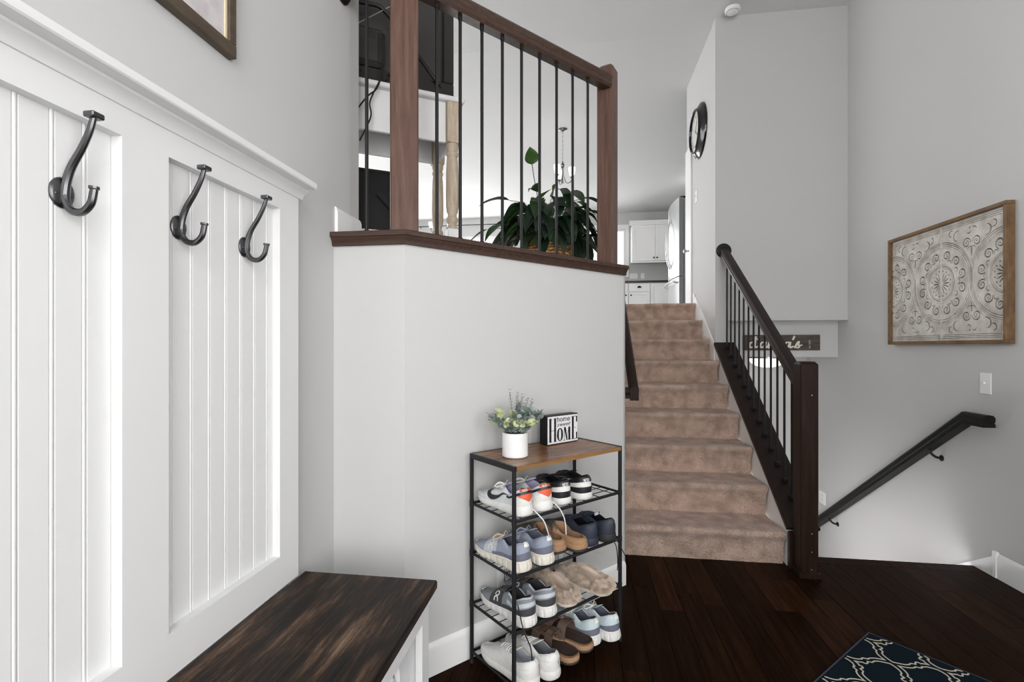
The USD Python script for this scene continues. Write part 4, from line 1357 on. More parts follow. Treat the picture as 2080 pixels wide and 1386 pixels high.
def plain_sneaker(label, a, b, z, side, yaw, seed, col, sole, lining, lace, rlogo=False, patch=None):
    t = shoe_thing('sneaker', label, 'shoe', a, b, z + .0065, yaw)
    s = Shoe(.290, side, heel=.094, dip=.074, tongue=.098, sole=(.034, .026), heelw=.036, ball=.0455, ridge=(.086, .068, .052, .040))
    part(t, 'midsole', s.sole_mesh(.005), sole)
    part(t, 'upper', s.upper(crease=.003), col, smooth=60)
    part(t, 'lining', s.lining(), lining, smooth=60)
    part(t, 'tongue', s.tongue_mesh(rise=.014, w=.027, th=.009), col)
    part(t, 'laces', s.lace_mesh(seed=seed, bow=False), lace)
    part(t, 'heel_tab', s.patch(-.055, .055, .55, .995, .0022), patch or col, smooth=60)
    part(t, 'toe_cap', s.patch(.42, .58, .0, lambda q: .14 + .40 * np.cos((q - .5) * PI / .16), .0014), col, smooth=60)
    for sgn in (1, -1):
        part(t, 'eyestay', s.patch(sgn * .24, sgn * .36, .60, .98, .0016), col, smooth=60)
        part(t, 'quarter', s.patch(sgn * .06, sgn * .22, .0, .44, .0014), col, smooth=60)
    if rlogo:
        part(t, 'heel_lettering', s.decal(text_poly('R', .010, False), -.012, .34, 1, 1.0, .0030, -1), 'shoe_charcoal', smooth=False)
    return t


plain_sneaker('white sneaker at the left front corner of the bottom shelf', .058, .335, S4, 1, .07, 11, 'shoe_white', 'shoe_white', 'shoe_lightgrey', 'shoe_white')
plain_sneaker('white sneaker with a letter on its heel beside the brown sandals', .146, .348, S4, -1, .0, 12, 'shoe_white', 'shoe_white', 'shoe_midgrey', 'shoe_white', rlogo=True)
n1 = plain_sneaker('navy sneaker next to the brown clogs on the second shelf', .424, .284, S2, 1, .02, 13, 'shoe_navy', 'shoe_navy', 'shoe_black', 'shoe_navy')
n2 = plain_sneaker('navy sneaker at the right end of the second shelf', .515, .298, S2, -1, -.02, 14, 'shoe_navy', 'rubber_dark', 'shoe_black', 'shoe_navy', patch='shoe_charcoal')
part(n2, 'tongue_label', bx(.0915, -.012, .088, .0938, .012, .101, .001), 'shoe_lightgrey')
hang(n2, [(.515, .270, .47), (.520, .300, .445), (.528, .306, .42), (.536, .306, .37), (.534, .306, .325)], 'shoe_black', .0018)
hang(n2, [(.530, .270, .47), (.540, .298, .446), (.560, .306, .41), (.580, .310, .375)], 'shoe_black', .0018)


def clog(label, a, b, z, side, yaw, rough=0):
    t = shoe_thing('clog', label, 'shoe', a, b, z + .0065, yaw)
    s = Shoe(.285, side, sole=(.030, .026), heelw=.035, ball=.0445, flat_rear=.44, ridge=(.086, .072, .056, .042), spring=.010)
    part(t, 'sole', s.sole_mesh(.004, lo=0, hi=.30), 'rubber_dark')
    part(t, 'cork_footbed', s.sole_mesh(.0045, lo=.26, hi=1.0), 'cork')
    part(t, 'upper', s.upper(), 'shoe_olive', smooth=60)
    part(t, 'lining', s.lining(.011), 'footbed_tan', smooth=60)
    part(t, 'footbed_rim', s.patch(-.24, .24, .0, 1.0, .0012), 'cork', smooth=60)
    st_ = s.patch(.22, .345, .72, .97, .003)
    part(t, 'strap', st_, 'shoe_olive', smooth=60)
    v = s.X(np.array([.27]), np.array([.72]))[0]
    part(t, 'buckle', tube([(v[0] + c * .009, v[1] + .004, v[2] + d_ * .008) for c, d_ in ((-1, -1), (1, -1), (1, 1), (-1, 1), (-1, -1))], .0013, 6), 'copper')
    return t


clog('taupe suede clog, the left one, half hidden by the grey-blue running shoe', .272, .252, S2, 1, .04)
clog('taupe suede clog with open tan footbed beside the navy sneakers', .352, .292, S2, -1, .04)


def sandal(label, a, b, z, side, yaw):
    t = shoe_thing('sandal', label, 'shoe', a, b, z + .0065, yaw)
    s = Shoe(.275, side, sole=(.028, .024), heelw=.035, ball=.0445, flat_rear=.99, ridge=(.04, .04, .04, .04), spring=.008)
    part(t, 'sole', s.sole_mesh(.003, lo=0, hi=.28), 'rubber_dark')
    part(t, 'cork_footbed', s.sole_mesh(.004, lo=.24, hi=1.0), 'cork')
    n = s.n
    zi = s.zs + .0035
    cc = np.c_[np.clip(s.P[:, 0], .05, s.L - .08), s.cy]
    d = cc - s.P; d /= np.linalg.norm(d, axis=1, keepdims=True) + 1e-9
    r0 = np.c_[s.P + d * .002, zi + .004]; r1 = np.c_[s.P + d * .008, zi + .002]; r2 = np.c_[s.P + d * .016, zi - .001]
    V = np.array([r0, r1, r2])
    F = s.rings(V) + s.capfaces(2 * n, n)
    ins = trimesh.Trimesh(V.reshape(-1, 3), np.array(F), process=False)
    part(t, 'insole', ins, 'footbed_dark', smooth=60)
    for x0, x1, h in ((.36, .50, .062), (.60, .74, .050)):
        V = []
        for q in np.linspace(x0, x1, 6):
            x = q * s.L
            i = int(np.argmin(np.abs(s.x[:37] - x)))
            w, cy, zz = abs(s.P[i, 1] - s.cy[i]) + .003, s.cy[i], s.zs[i]
            ring = []
            for a_ in np.linspace(0, PI, 18):
                ring.append((x, cy + w * math.copysign(abs(math.cos(a_)) ** .75, math.cos(a_)), zz - .004 + h * math.sin(a_) ** .8))
            V.append(ring)
        V = np.array(V)
        inner = V.copy(); inner[:, :, 2] -= .003; inner[:, :, 1] = s.cy[i] + (inner[:, :, 1] - s.cy[i]) * .94
        R_, n_ = V.shape[:2]
        F = s.rings(V, close=False)
        F2 = [[q + R_ * n_ for q in f[::-1]] for f in F]
        E_ = []
        for k in range(n_ - 1):
            for row in (0, R_ - 1):
                a_, b_ = row * n_ + k, row * n_ + k + 1
                E_ += [[a_, b_, b_ + R_ * n_], [a_, b_ + R_ * n_, a_ + R_ * n_]]
        m = trimesh.Trimesh(np.vstack([V.reshape(-1, 3), inner.reshape(-1, 3)]), np.array(F + F2 + E_), process=False)
        m.fix_normals()
        sp = part(t, 'strap', m, 'suede_brown', smooth=50)
        row = V[len(V) // 2]
        p = row[6 if side > 0 else 11]
        xm_ = (V[0][0][0] + V[-1][0][0]) / 2
        wv = .022
        tv = unit(row[8] - row[5] if side > 0 else row[9] - row[12])
        up_ = unit(np.cross((1, 0, 0), tv)); up_ = up_ if up_[2] > 0 else -up_
        o = p + up_ * .004
        part(sp, 'buckle', tube([o + np.array([c * wv, 0, 0]) + tv * d_ * .013 for c, d_ in ((-1, -1), (1, -1), (1, 1), (-1, 1), (-1, -1))], .0016, 6), 'copper')
    return t


sandal('brown two-strap sandal, the lower one, beside the white sneakers', .268, .330, S4, 1, .10)
sandal('brown two-strap sandal in front of the pale blue running shoes', .356, .325, S4 + .012, -1, .20)


def slipper(label, a, b, z, side, yaw, seed):
    t = shoe_thing('slipper', label, 'shoe', a, b, z + .0065, yaw)
    s = Shoe(.268, side, sole=(.016, .014), heelw=.040, ball=.050, heel=.056, dip=.050, tongue=.072, ridge=(.076, .068, .056, .040), spring=.012)
    part(t, 'sole', s.sole_mesh(.003), 'fur_sole')
    up_m = s.upper(G=16)
    v = np.array(up_m.vertices)
    nn = up_m.vertex_normals
    up_m.vertices = v + nn * ((meshkit.fbm(v * 75 + seed, 3, seed) - .30) * .017)[:, None]
    part(t, 'fleece_upper', up_m, 'fur', smooth=60)
    part(t, 'fleece_lining', s.lining(.012), 'fur', smooth=60)
    rng = np.random.default_rng(seed)
    k = 26000
    ss = rng.random(k)
    gg = rng.random(k) ** .8
    x = s.at(s.x, ss) / s.L
    base = s.X(ss, gg)
    nr = s.normal(ss, gg)
    if (nr[:, 2] < 0).mean() > .5:
        nr = -nr
    ln = (.006 + .009 * rng.random(k))[:, None]
    clump = np.stack([meshkit.noise(base * 90 + q, seed + q) - .5 for q in (1, 2, 3)], 1) * 2.2
    bend = rng.normal(0, .22, (k, 3)) + clump + np.array([-.35, 0, -.1])
    p1 = base + nr * ln * .5
    p2 = base + nr * ln * .85 + bend * ln * .55
    pts = np.stack([base, p1, p2], 1).reshape(-1, 3)
    # collar fleece inside
    c = UsdGeom.BasisCurves.Define(stage, t + '/fleece')
    c.CreateTypeAttr('linear')
    c.CreateCurveVertexCountsAttr([3] * k)
    c.CreatePointsAttr([Gf.Vec3f(*map(float, q)) for q in pts])
    c.CreateWidthsAttr([.0009, .0007, .0003] * k)
    c.SetWidthsInterpolation('vertex')
    UsdShade.MaterialBindingAPI.Apply(c.GetPrim()).Bind(LOOKS['fur'])
    meta(c.GetPrim(), kind='stuff')
    return t


slipper('fluffy beige slipper beside the dark grey running shoes', .300, .288, S3, 1, .04, 21)
slipper('fluffy beige slipper at the right end of the third shelf', .472, .322, S3 + .004, -1, .16, 22)

# ------------------------------------------------------------------ on the rack's top
pt = thing('potted_plant', 'faux eucalyptus plant in a round white pot on the shoe rack', 'plant', rk(.112, .150, RH + .001))
pr_ = .050
part(pt, 'pot', lathe([(0, 0), (pr_ - .004, 0), (pr_, .004), (pr_, .090), (pr_ - .001, .093), (pr_ - .004, .094), (pr_ - .006, .090), (pr_ - .006, .077), (0, .077)], 40, (0, 0, 0)), 'plastic_white')
plain('moss', (.16, .14, .11), .95, bump=.004, bscale=120, var=.5, vscale=150)
part(pt, 'soil', lathe([(0, .080), (pr_ - .0065, .080), (pr_ - .0065, .085), (.03, .089), (0, .090)], 24), 'moss')
for nm, c in (('leaf_sage', (.36, .41, .37)), ('leaf_sage_dark', (.16, .22, .20)), ('leaf_pale', (.62, .68, .40)), ('leaf_dusty', (.36, .35, .35))):
    n = {'p': ('principled_bsdf', dict(base_color=c, roughness=.7)), 't': ('translucent_bsdf', dict(color=c)), 'm': ('mix_closure', dict(fac=.2)), 'tc': ('texture_coordinate', {}), 'nz': ('noise_texture', dict(scale=60, detail=2)), 'r': ('rgb_ramp', dict(ramp=[(.3, tuple(.75 * q for q in c)), (.7, tuple(min(1, 1.2 * q) for q in c))]))}
    mat(nm, n, [('tc.object', 'nz.vector'), ('nz.fac', 'r.fac'), ('r.color', 'p.base_color'), ('p.BSDF', 'm.closure1'), ('t.BSDF', 'm.closure2')], 'm.closure')


def round_leaf(o, d, nrm, size, asp=1.0):
    """a cupped round leaf from o along d."""
    d = unit(d); s = unit(np.cross(nrm, d)); u = np.cross(d, s)
    V = [o]
    for r_, lift in ((.5, .02), (1.0, .14)):
        for a in np.linspace(0, 2 * PI, 9, endpoint=False):
            V.append(o + size * (d * (.95 + r_ * math.cos(a)) + s * r_ * math.sin(a) * asp + u * lift))
    F = [[0, 0, 0]]
    c = len(V)
    V.append(o + size * d * .95)
    F = []
    for k in range(9):
        j = (k + 1) % 9
        F += [[c, 1 + k, 1 + j], [1 + k, 10 + k, 10 + j], [1 + k, 10 + j, 1 + j]]
    return trimesh.Trimesh(np.array(V), np.array(F), process=False)


rng = random.Random(12)
stems, wisps = [], []
for i in range(52):
    a = rng.uniform(0, 2 * PI)
    lean = rng.uniform(.05, .95) if i < 22 else rng.uniform(.8, 1.25)
    h = rng.uniform(.07, .135) * (1.1 - .30 * lean) * (1.28 if i % 3 == 2 else 1)
    b = np.array([.028 * math.cos(a) * min(lean, 1), .028 * math.sin(a) * min(lean, 1), .084])
    tip = b + np.array([math.cos(a) * lean * h * .85, math.sin(a) * lean * h * .80, h * (1.0 - .25 * lean)])
    pth = spline([b, (b + tip) / 2 + np.array([0, 0, .014]), tip], 6)
    stems.append(tube(pth, .0011, 5))
    pale = rng.random() < .5
    if i % 3 == 2:                                                   # fine dusty sprig
        for k in range(2, len(pth)):
            for q in range(4):
                g = rng.uniform(0, 2 * PI)
                dv = np.array([math.cos(g), math.sin(g), rng.uniform(-.1, .9)])
                wisps.append(round_leaf(pth[k] + np.array([0, 0, .012]) * (k / len(pth)), dv, (0, 0, 1), .0058, .30))
        continue
    for k in range(3, len(pth)):
        for q in range(2):
            g = rng.uniform(0, 2 * PI)
            dv = np.array([math.cos(g), math.sin(g), rng.uniform(-.1, .9)])
            nv_ = (rng.uniform(-1, 1), rng.uniform(-1, 1), rng.uniform(-.2, .8))
            look = ('leaf_pale' if pale and k > 6 else rng.choice(('leaf_sage', 'leaf_sage', 'leaf_sage_dark')))
            part(pt, 'leaf', round_leaf(pth[k], dv, nv_, rng.uniform(.0085, .0135)), look, smooth=60)
part(pt, 'stems', stems, 'leaf_sage_dark', kind='stuff')
part(pt, 'fine_sprigs', wisps, 'leaf_dusty', kind='stuff', smooth=60)

# block sign
bs = thing('block_sign', 'black and white wooden block reading HOME sweet HOME beside the pot', 'sign', rk(.437, .058, RH + .001), rk_rot)
BW, BH, BD = .190, .126, .046
# local: x along the rack, -y to the front
part(bs, 'block', bx(-BW / 2, -BD / 2, 0, BW / 2, BD / 2, BH, .0015), 'black_wood')
plain('sign_white', (.74, .74, .77), .6, var=.05, vscale=50)
part(bs, 'face', bx(-BW / 2 + .0035, -BD / 2 - .0012, .0035, BW / 2 - .0035, -BD / 2, BH - .0035), 'sign_white')


def serif_rect(x0, x1, y0, y1, s=.004, t=.002):
    return unary_union([sbox(x0, y0, x1, y1), sbox(x0 - s, y0, x1 + s, y0 + t), sbox(x0 - s, y1 - t, x1 + s, y1)])


fx0, fx1, fz0_, fz1_ = -BW / 2 + .010, BW / 2 - .008, .012, BH - .012
Hg = unary_union([serif_rect(fx0 + .003, fx0 + .014, fz0_, fz1_, .003), serif_rect(fx0 + .031, fx0 + .042, fz0_, fz1_, .003), sbox(fx0 + .012, .060, fx0 + .033, .0615)])
ex = fx1 - .032
Eg = unary_union([serif_rect(ex, ex + .011, fz0_, fz1_, .002), sbox(ex + .01, fz0_, fx1, fz0_ + .002), sbox(ex + .01, fz1_ - .002, fx1, fz1_), sbox(ex + .01, .062, fx1 - .006, .0635),
                  sbox(fx1 - .006, fz0_, fx1, fz0_ + .030), sbox(fx1 - .006, fz1_ - .026, fx1, fz1_)])
ox = fx0 + .066
Og = affinity.translate(affinity.scale(Point(0, 0).buffer(1, 24), .0185, .0285), ox, .0405).difference(affinity.translate(affinity.scale(Point(0, 0).buffer(1, 24), .0075, .026), ox, .0405))
mx = fx0 + .091
Mg = unary_union([sbox(mx, fz0_, mx + .002, .070), Polygon([(mx - .001, .070), (mx + .010, .070), (mx + .021, fz0_), (mx + .015, fz0_)]), Polygon([(mx + .018, fz0_), (mx + .030, .068), (mx + .030, .070), (mx + .0275, .070)]), sbox(mx + .027, fz0_, mx + .038, .070),
                  sbox(mx - .004, fz0_, mx + .006, fz0_ + .002), sbox(mx + .024, fz0_, mx + .041, fz0_ + .002)])
rngw = np.random.default_rng(3)
specks = unary_union([Point(x_, y_).buffer(r_, 3) for x_, y_, r_ in zip(rngw.uniform(fx0, fx1, 260), rngw.uniform(fz0_, fz1_, 260), rngw.uniform(.0003, .0011, 260))])
Mf = frame_axes((0, -BD / 2 - .0012, 0), (1, 0, 0), (0, 0, 1), (0, -1, 0))
for gl_ in (Hg, Og, Mg, Eg):
    part(bs, 'letter', ext(gl_.difference(specks), .0008, Mf), 'black_matte', smooth=False)
tm = meshkit.text_mesh('home', .020, .0008)
tm.apply_scale((.078 / tm.extents[0], 1.05, 1)); tm.apply_translation((fx0 + .047 - tm.bounds[0][0] + .002, .097, 0)); tm.apply_transform(Mf)
part(bs, 'small_word', tm, 'black_matte', smooth=False)
tm = meshkit.text_mesh('sweet', .0145, .0008)
v = np.array(tm.vertices); v[:, 0] += .45 * v[:, 1]; tm.vertices = v
tm.apply_scale((.082 / tm.extents[0], 1.0, 1)); tm.apply_translation((fx0 + .048 - tm.bounds[0][0], .077, 0)); tm.apply_transform(Mf)
part(bs, 'script_word', tm, 'black_matte', smooth=False)

# ------------------------------------------------------------------ door mat
MC = np.array([1.248, 2.332, 0])
md = unit(np.array([1.525, 2.045, 0]) - MC)
ms = np.array([md[1], -md[0], 0])
if ms @ (np.array([.914, 1.958, 0]) - MC) < 0:
    ms = -ms
mw = thing('door_mat', 'navy door mat with a cream trellis pattern on the dark wood floor', 'rug', MC + (md * .5 + ms * .3))
plain('mat_navy', (.0038, .0100, .0165), .95, spec=.1, bump=.0012, bscale=500, var=.3, vscale=300)
plain('mat_cream', (.52, .48, .38), .95, bump=.001, bscale=500, var=.15, vscale=300)
plain('mat_edge', (.035, .045, .075), .9)
ML, MWd = 1.20, .75
Mm = frame_axes(MC, md, ms, (0, 0, 1.0))


def placed(m, M=Mm):
    m = as_mesh(m).copy(); m.apply_transform(M)
    if np.linalg.det(M[:3, :3]) < 0:
        m.invert()
    return m


part(mw, 'pile', placed(bx(.006, .006, .001, ML - .006, MWd - .006, .009, .003)), 'mat_navy', world=True)
for q in ((0, 0, ML, .007), (0, MWd - .007, ML, MWd), (0, .007, .007, MWd - .007), (ML - .007, .007, ML, MWd - .007)):
    part(mw, 'binding', placed(bx(q[0], q[1], .0005, q[2], q[3], .0085, .002)), 'mat_edge', world=True)


def trellis():
    """double-lined lattice of stepped ogees: each edge runs from node to node with a notch in its middle."""
    lines = []
    # one edge from (0,0) to (A/2,B/2)
    e = spline([(0, 0, 0), (.020, .004, 0), (.046, .018, 0), (.058, .034, 0)], 6)[:, :2]
    A, B = .30, .255
    e = np.vstack([e, [(.070, .030), (.062, .052), (.082, .062)], spline([(.082, .062, 0), (.084, .080, 0), (.100, .100, 0), (.128, .118, 0), (A / 2, B / 2, 0)], 6)[1:, :2]])
    A, B = .24, .207
    for i in range(-1, 7):
        for j in range(-1, 5):
            o = np.array([i * A + .015, j * B + .072])
            for fx_, fy_ in ((1, 1), (-1, 1), (1, -1), (-1, -1)):
                lines.append(LineString(e * (.8 * fx_, .812 * fy_) + o))
    return lines


L_ = trellis()
net = unary_union(L_)
dbl = net.buffer(.0125, 4).difference(net.buffer(.0066, 4))
pat = dbl.intersection(sbox(.014, .014, ML - .014, MWd - .014))
pat = MultiPolygon([g for g in getattr(pat, 'geoms', [pat]) if g.area > 1e-6])
part(mw, 'trellis_pattern', placed(ext(pat.simplify(.0006), .0014, frame_axes((0, 0, .0085), (1, 0, 0), (0, 1, 0), (0, 0, 1)))), 'mat_cream', world=True, smooth=False, kind='stuff')

# ------------------------------------------------------------------ upper floor: console table and what is on it
CT = np.array([-.563, 2.274, UPF])
ct_rot = math.atan2(-.512, -.859)                                   # local x runs left along the table, local -y into the room
cx_, sx_ = math.cos(ct_rot), math.sin(ct_rot)


def cl(x0, y0, z0, x1, y1, z1, b=.002):
    return bx(x0, -y0, z0, x1, -y1, z1, b)


tb = thing('console_table', 'white console table with turned pine legs behind the upper railing', 'table', CT, ct_rot)
plain('white_aged', (.70, .70, .70), .5, bump=.0002, bscale=60)
TL, TD = 1.02, .36
part(tb, 'table_top', cl(-.016, .0, .744, TL, TD, .768, .005), 'white_aged')
for y0, y1 in ((.030, .048), (TD - .048, TD - .030)):
    part(tb, 'apron', cl(.07, y0, .552, TL - .07, y1, .744), 'white_aged')
for x0, x1 in ((.03, .048), (TL - .048, TL - .03)):
    part(tb, 'apron', cl(x0, .08, .552, x1, TD - .08, .744), 'white_aged')
part(tb, 'drawer_bottom', cl(.05, .05, .70, TL - .05, TD - .05, .706, 0), 'white_aged')
for x in (.30, .62):
    part(tb, 'brace', cl(x, .05, .66, x + .018, TD - .05, .70), 'white_aged')
part(tb, 'shelf', cl(.03, .03, .085, TL - .03, TD - .03, .105, .003), 'white_aged')
LEG = [(0, .138), (.026, .138), (.029, .146), (.022, .156), (.020, .166), (.028, .178), (.029, .190), (.022, .200), (.0215, .212), (.0265, .222), (.030, .245), (.031, .30), (.030, .40), (.0275, .46), (.0245, .488), (.029, .496), (.029, .506), (.024, .512), (.0265, .520), (.0295, .532), (.030, .548), (0, .552)]
for x in (.037, TL - .037):
    for y in (.037, TD - .037):
        l = part(tb, 'leg', lathe(LEG, 24, (x, -y, 0)), 'pine')
        part(l, 'upper_block', cl(x - .031, y - .031, .549, x + .031, y + .031, .744, .003), 'pine')
        part(l, 'foot_block', cl(x - .029, y - .029, 0, x + .029, y + .029, .140, .004), 'white_aged')

tv = thing('television', 'large dark television seen from behind, standing on the white console table', 'television', CT + np.array([0, 0, .769]), ct_rot)
plain('tv_back', (.030, .027, .025), .40, var=.2, vscale=6)
plain('tv_frame', (.013, .010, .009), .35)
Z0 = .0


def tl(*a):
    return cl(*a)


part(tv, 'back_panel', cl(.075, .085, .06, .99, .10, .66, 0), 'tv_back')
part(tv, 'lower_rail', cl(.024, .055, .0, 1.01, .10, .083, .004), 'tv_frame')
part(tv, 'upper_rail', cl(.024, .055, .64, 1.01, .10, .69, .004), 'tv_frame')
for a, b in ((.024, .075), (.985, 1.01)):
    part(tv, 'side_frame', cl(a, .055, .083, b, .10, .64, .004), 'tv_frame')
part(tv, 'screen', cl(.03, .10, .01, 1.0, .112, .685, 0), 'black_gloss')
part(tv, 'brace', tube(spline([(.10, -.045, .06), (.20, -.045, .175), (.315, -.045, .308), (.350, -.045, .343), (.385, -.045, .362), (.446, -.045, .360), (.60, -.045, .352)], 6), .010, 8), 'iron')
part(tv, 'connector_box', cl(.352, .035, .085, .62, .085, .262, .02), 'tv_back')
part(tv, 'box_recess', cl(.366, .033, .098, .386, .036, .235, .002), 'black_matte')
for k in range(7):
    part(tv, 'vent_slot', cl(.398 + k * .007, .0335, .205, .401 + k * .007, .036, .240, 0), 'black_matte')
for x in (.09, .21, .46, .70):
    part(tv, 'screw', lathe([(0, 0), (.006, 0), (.005, .003), (0, .003)], 10, (x, -.055, .058), (0, 1, 0)), 'black_matte')
part(tv, 'support_rod', tube([(.50, -.040, .235), (.30, -.040, .395)], .0022, 6), 'nickel')
for pts in ([(.372, -.028, .085), (.366, -.018, .055), (.378, -.004, .01), (.40, .012, -.05), (.437, .016, -.09), (.48, .016, -.155), (.53, .014, -.25)], [(.372, -.028, .082), (.372, -.012, .045), (.384, .004, -.005), (.412, .014, -.07), (.428, .016, -.12), (.424, .016, -.18), (.47, .014, -.29)], [(.345, -.05, .03), (.34, -.03, .05), (.335, -.01, .035), (.36, .006, .003)]):
    part(tv, 'cable', tube(spline(pts, 8), .0034, 6), 'black_matte')

pnl = thing('black_panel', 'black framed panel leaning on the lower shelf of the white console table', 'picture', CT + np.array([0, 0, .106]), ct_rot)
ang = math.atan2(.15, .34)
Rm = trimesh.transformations.rotation_matrix(ang, (1, 0, 0), (0, -.10, 0))
for nm, q in (('backing', (.205, .100, .012, .455, .108, .365, .001)), ('frame_rail', (.190, .094, 0, .470, .112, .014, .001)), ('frame_rail', (.190, .094, .363, .470, .112, .378, .001)), ('frame_stile', (.190, .094, .014, .204, .112, .363, .001)), ('frame_stile', (.456, .094, .014, .470, .112, .363, .001)), ('easel_leg', (.30, .086, .06, .33, .0935, .25, .001))):
    m = cl(*q)
    if nm == 'easel_leg':
        m.apply_transform(trimesh.transformations.rotation_matrix(.6, (0, 1, 0), (.31, -.09, .16)))
    m.apply_transform(Rm)
    part(pnl, nm, m, 'black_matte')

pf2 = thing('floor_pouf', 'low rounded grey pouf on the upper floor beside the leafy plant', 'pouf', (-.62, 2.82, UPF))
plain('pouf_grey', (.20, .20, .20), .95, bump=.0008, bscale=300)
part(pf2, 'cushion', lathe([(0, 0), (.12, 0), (.150, .02), (.160, .07), (.150, .125), (.12, .155), (.06, .168), (0, .170)], 32), 'pouf_grey', smooth=True)
part(pf2, 'piping', [lathe([(.153, .018), (.157, .021), (.157, .026), (.152, .028), (.153, .018)], 32)], 'pouf_grey', smooth=True)

# ------------------------------------------------------------------ leafy plant in a basket
PB = np.array([-.200, 2.93, UPF])
pl = thing('peace_lily', 'dark green leafy plant in a woven basket behind the railing balusters', 'plant', PB)
n = {'tc': ('texture_coordinate', {}), 'nz': ('noise_texture', dict(scale=40, detail=3)), 'r': ('rgb_ramp', dict(ramp=[(.3, (.22, .10, .035)), (.55, (.48, .26, .10)), (.75, (.70, .50, .28))])), 'p': ('principled_bsdf', dict(roughness=.5))}
mat('wicker', n, [('tc.object', 'nz.vector'), ('nz.fac', 'r.fac'), ('r.color', 'p.base_color')])
bk = []
for row in range(11):
    z = .012 + row * .018
    R = .118 + .022 * math.sin(row / 10 * PI * .8)
    pts = []
    for a in np.linspace(0, 2 * PI, 97):
        pts.append((math.cos(a) * (R + .006 * math.cos(12 * a + (row % 2) * PI)), math.sin(a) * (R + .006 * math.cos(12 * a + (row % 2) * PI)), z + .0018 * math.sin(24 * a)))
    part(pl, 'basket_strand', tube(pts, .0088, 6, cap=False), 'wicker', smooth=60)
for k in range(24):
    a = 2 * PI * k / 24 + PI / 24
    part(pl, 'basket_stake', tube([(math.cos(a) * .12, math.sin(a) * .12, .0), (math.cos(a) * .139, math.sin(a) * .139, .11), (math.cos(a) * .132, math.sin(a) * .132, .205)], .004, 6), 'wicker')
part(pl, 'soil', lathe([(0, .16), (.125, .16), (.125, .17), (0, .175)], 24), 'moss')
for nm, c, tc_ in (('leaf_deep', (.010, .024, .013), (.02, .05, .012)), ('leaf_mid', (.017, .042, .016), (.05, .12, .02)), ('leaf_bright', (.028, .070, .014), (.06, .14, .02)), ('leaf_olive', (.028, .042, .022), (.05, .08, .02))):
    n = {'p': ('principled_bsdf', dict(base_color=c, roughness=.34, specular_ior_level=.45)), 't': ('translucent_bsdf', dict(color=tc_)), 'm': ('mix_closure', dict(fac=.28))}
    mat(nm, n, [('p.BSDF', 'm.closure1'), ('t.BSDF', 'm.closure2')], 'm.closure')


def blade(base, dirn, length, width, droop, roll=0, seg=8):
    """a lance-shaped leaf with a folded midrib, bending down along its length."""
    d = unit(np.asarray(dirn, float))
    s = unit(np.cross(d, (0, 0, 1.0))) if abs(d[2]) < .98 else np.array([1.0, 0, 0])
    p = np.asarray(base, float).copy()
    V = []
    for i in range(seg + 1):
        k = i / seg
        w = width * (math.sin(PI * min(1, k * 1.02) ** .75) ** .9 if 0 < k < 1 else 0) * .5 + .0008
        nrm = unit(np.cross(s, d))
        ss = unit(s * math.cos(roll) + nrm * math.sin(roll))
        up_ = np.cross(ss, d)
        wav = .10 * w * math.sin(k * 9)
        V += [p - ss * w + up_ * (w * .28 + wav), p - up_ * .0, p + ss * w + up_ * (w * .28 - wav)]
        d = unit(d + np.array([0, 0, -droop / seg]))
        p = p + d * length / seg
    F = []
    for i in range(seg):
        a = i * 3
        F += [[a, a + 1, a + 4], [a, a + 4, a + 3], [a + 1, a + 2, a + 5], [a + 1, a + 5, a + 4]]
    return trimesh.Trimesh(np.array(V), np.array(F), process=False)


rng = random.Random(31)
stk_ = []
for i in range(140):
    a = rng.uniform(0, 2 * PI)
    tier = i / 140
    el = .25 + 1.0 * tier * rng.uniform(.6, 1.1)
    reach = rng.uniform(.12, .24) * (1.15 - .35 * tier)
    if math.sin(a) < -.25:
        reach *= .66
    hh = .20 + .03 * rng.random() + .27 * tier * rng.uniform(.5, 1.12)
    b0 = np.array([.05 * math.cos(a), .05 * math.sin(a), .165])
    b1 = np.array([reach * math.cos(a), reach * math.sin(a), hh])
    stk_.append(tube(spline([b0, (b0 + b1) / 2 + np.array([0, 0, .05]), b1], 5), .0017, 5))
    dv = (math.cos(a + rng.uniform(-.4, .4)), math.sin(a + rng.uniform(-.4, .4)), rng.uniform(-.15, .55))
    look = rng.choice(('leaf_deep', 'leaf_deep', 'leaf_mid', 'leaf_olive', 'leaf_deep'))
    part(pl, 'leaf', blade(b1, dv, rng.uniform(.15, .22), rng.uniform(.058, .088), rng.uniform(1.2, 3.0), rng.uniform(-.5, .5)), look, smooth=60)
for (b1, dv, ln, w, dr) in (((-.22, -.05, .45), (-.9, -.2, .25), .20, .060, .9), ((-.35, -.06, .28), (-.8, -.1, -.3), .20, .035, .8), ((.20, -.02, .45), (.9, 0, .2), .18, .055, 1.4), ((.24, -.05, .37), (.9, 0, -.1), .15, .06, 1.0), ((-.10, -.04, .40), (.75, -.1, .75), .17, .058, .25), ((.03, .0, .47), (.2, .1, .9), .07, .05, .2), ((.16, -.03, .38), (.8, 0, .6), .16, .05, 1.9)):
    stk_.append(tube(spline([(b1[0] * .25, b1[1], .17), (b1[0] * .6, b1[1], b1[2] * .8 + .05), b1], 6), .0018, 5))
    part(pl, 'leaf', blade(b1, dv, ln, w, dr), 'leaf_mid' if ln < .18 else 'leaf_olive', smooth=60)
part(pl, 'stalks', stk_, 'leaf_mid', kind='stuff')
tip = np.array([-.088, -.03, .665])
part(pl, 'flower_stalk', tube(spline([(-.03, 0, .17), (-.045, -.01, .40), (-.072, -.025, .56), tip], 8), .0022, 6), 'leaf_mid')
part(pl, 'spathe', blade(tip, (-.10, -.35, 1.0), .100, .092, .05, .0, 10), 'leaf_bright', smooth=60, label='pale green upright spathe')
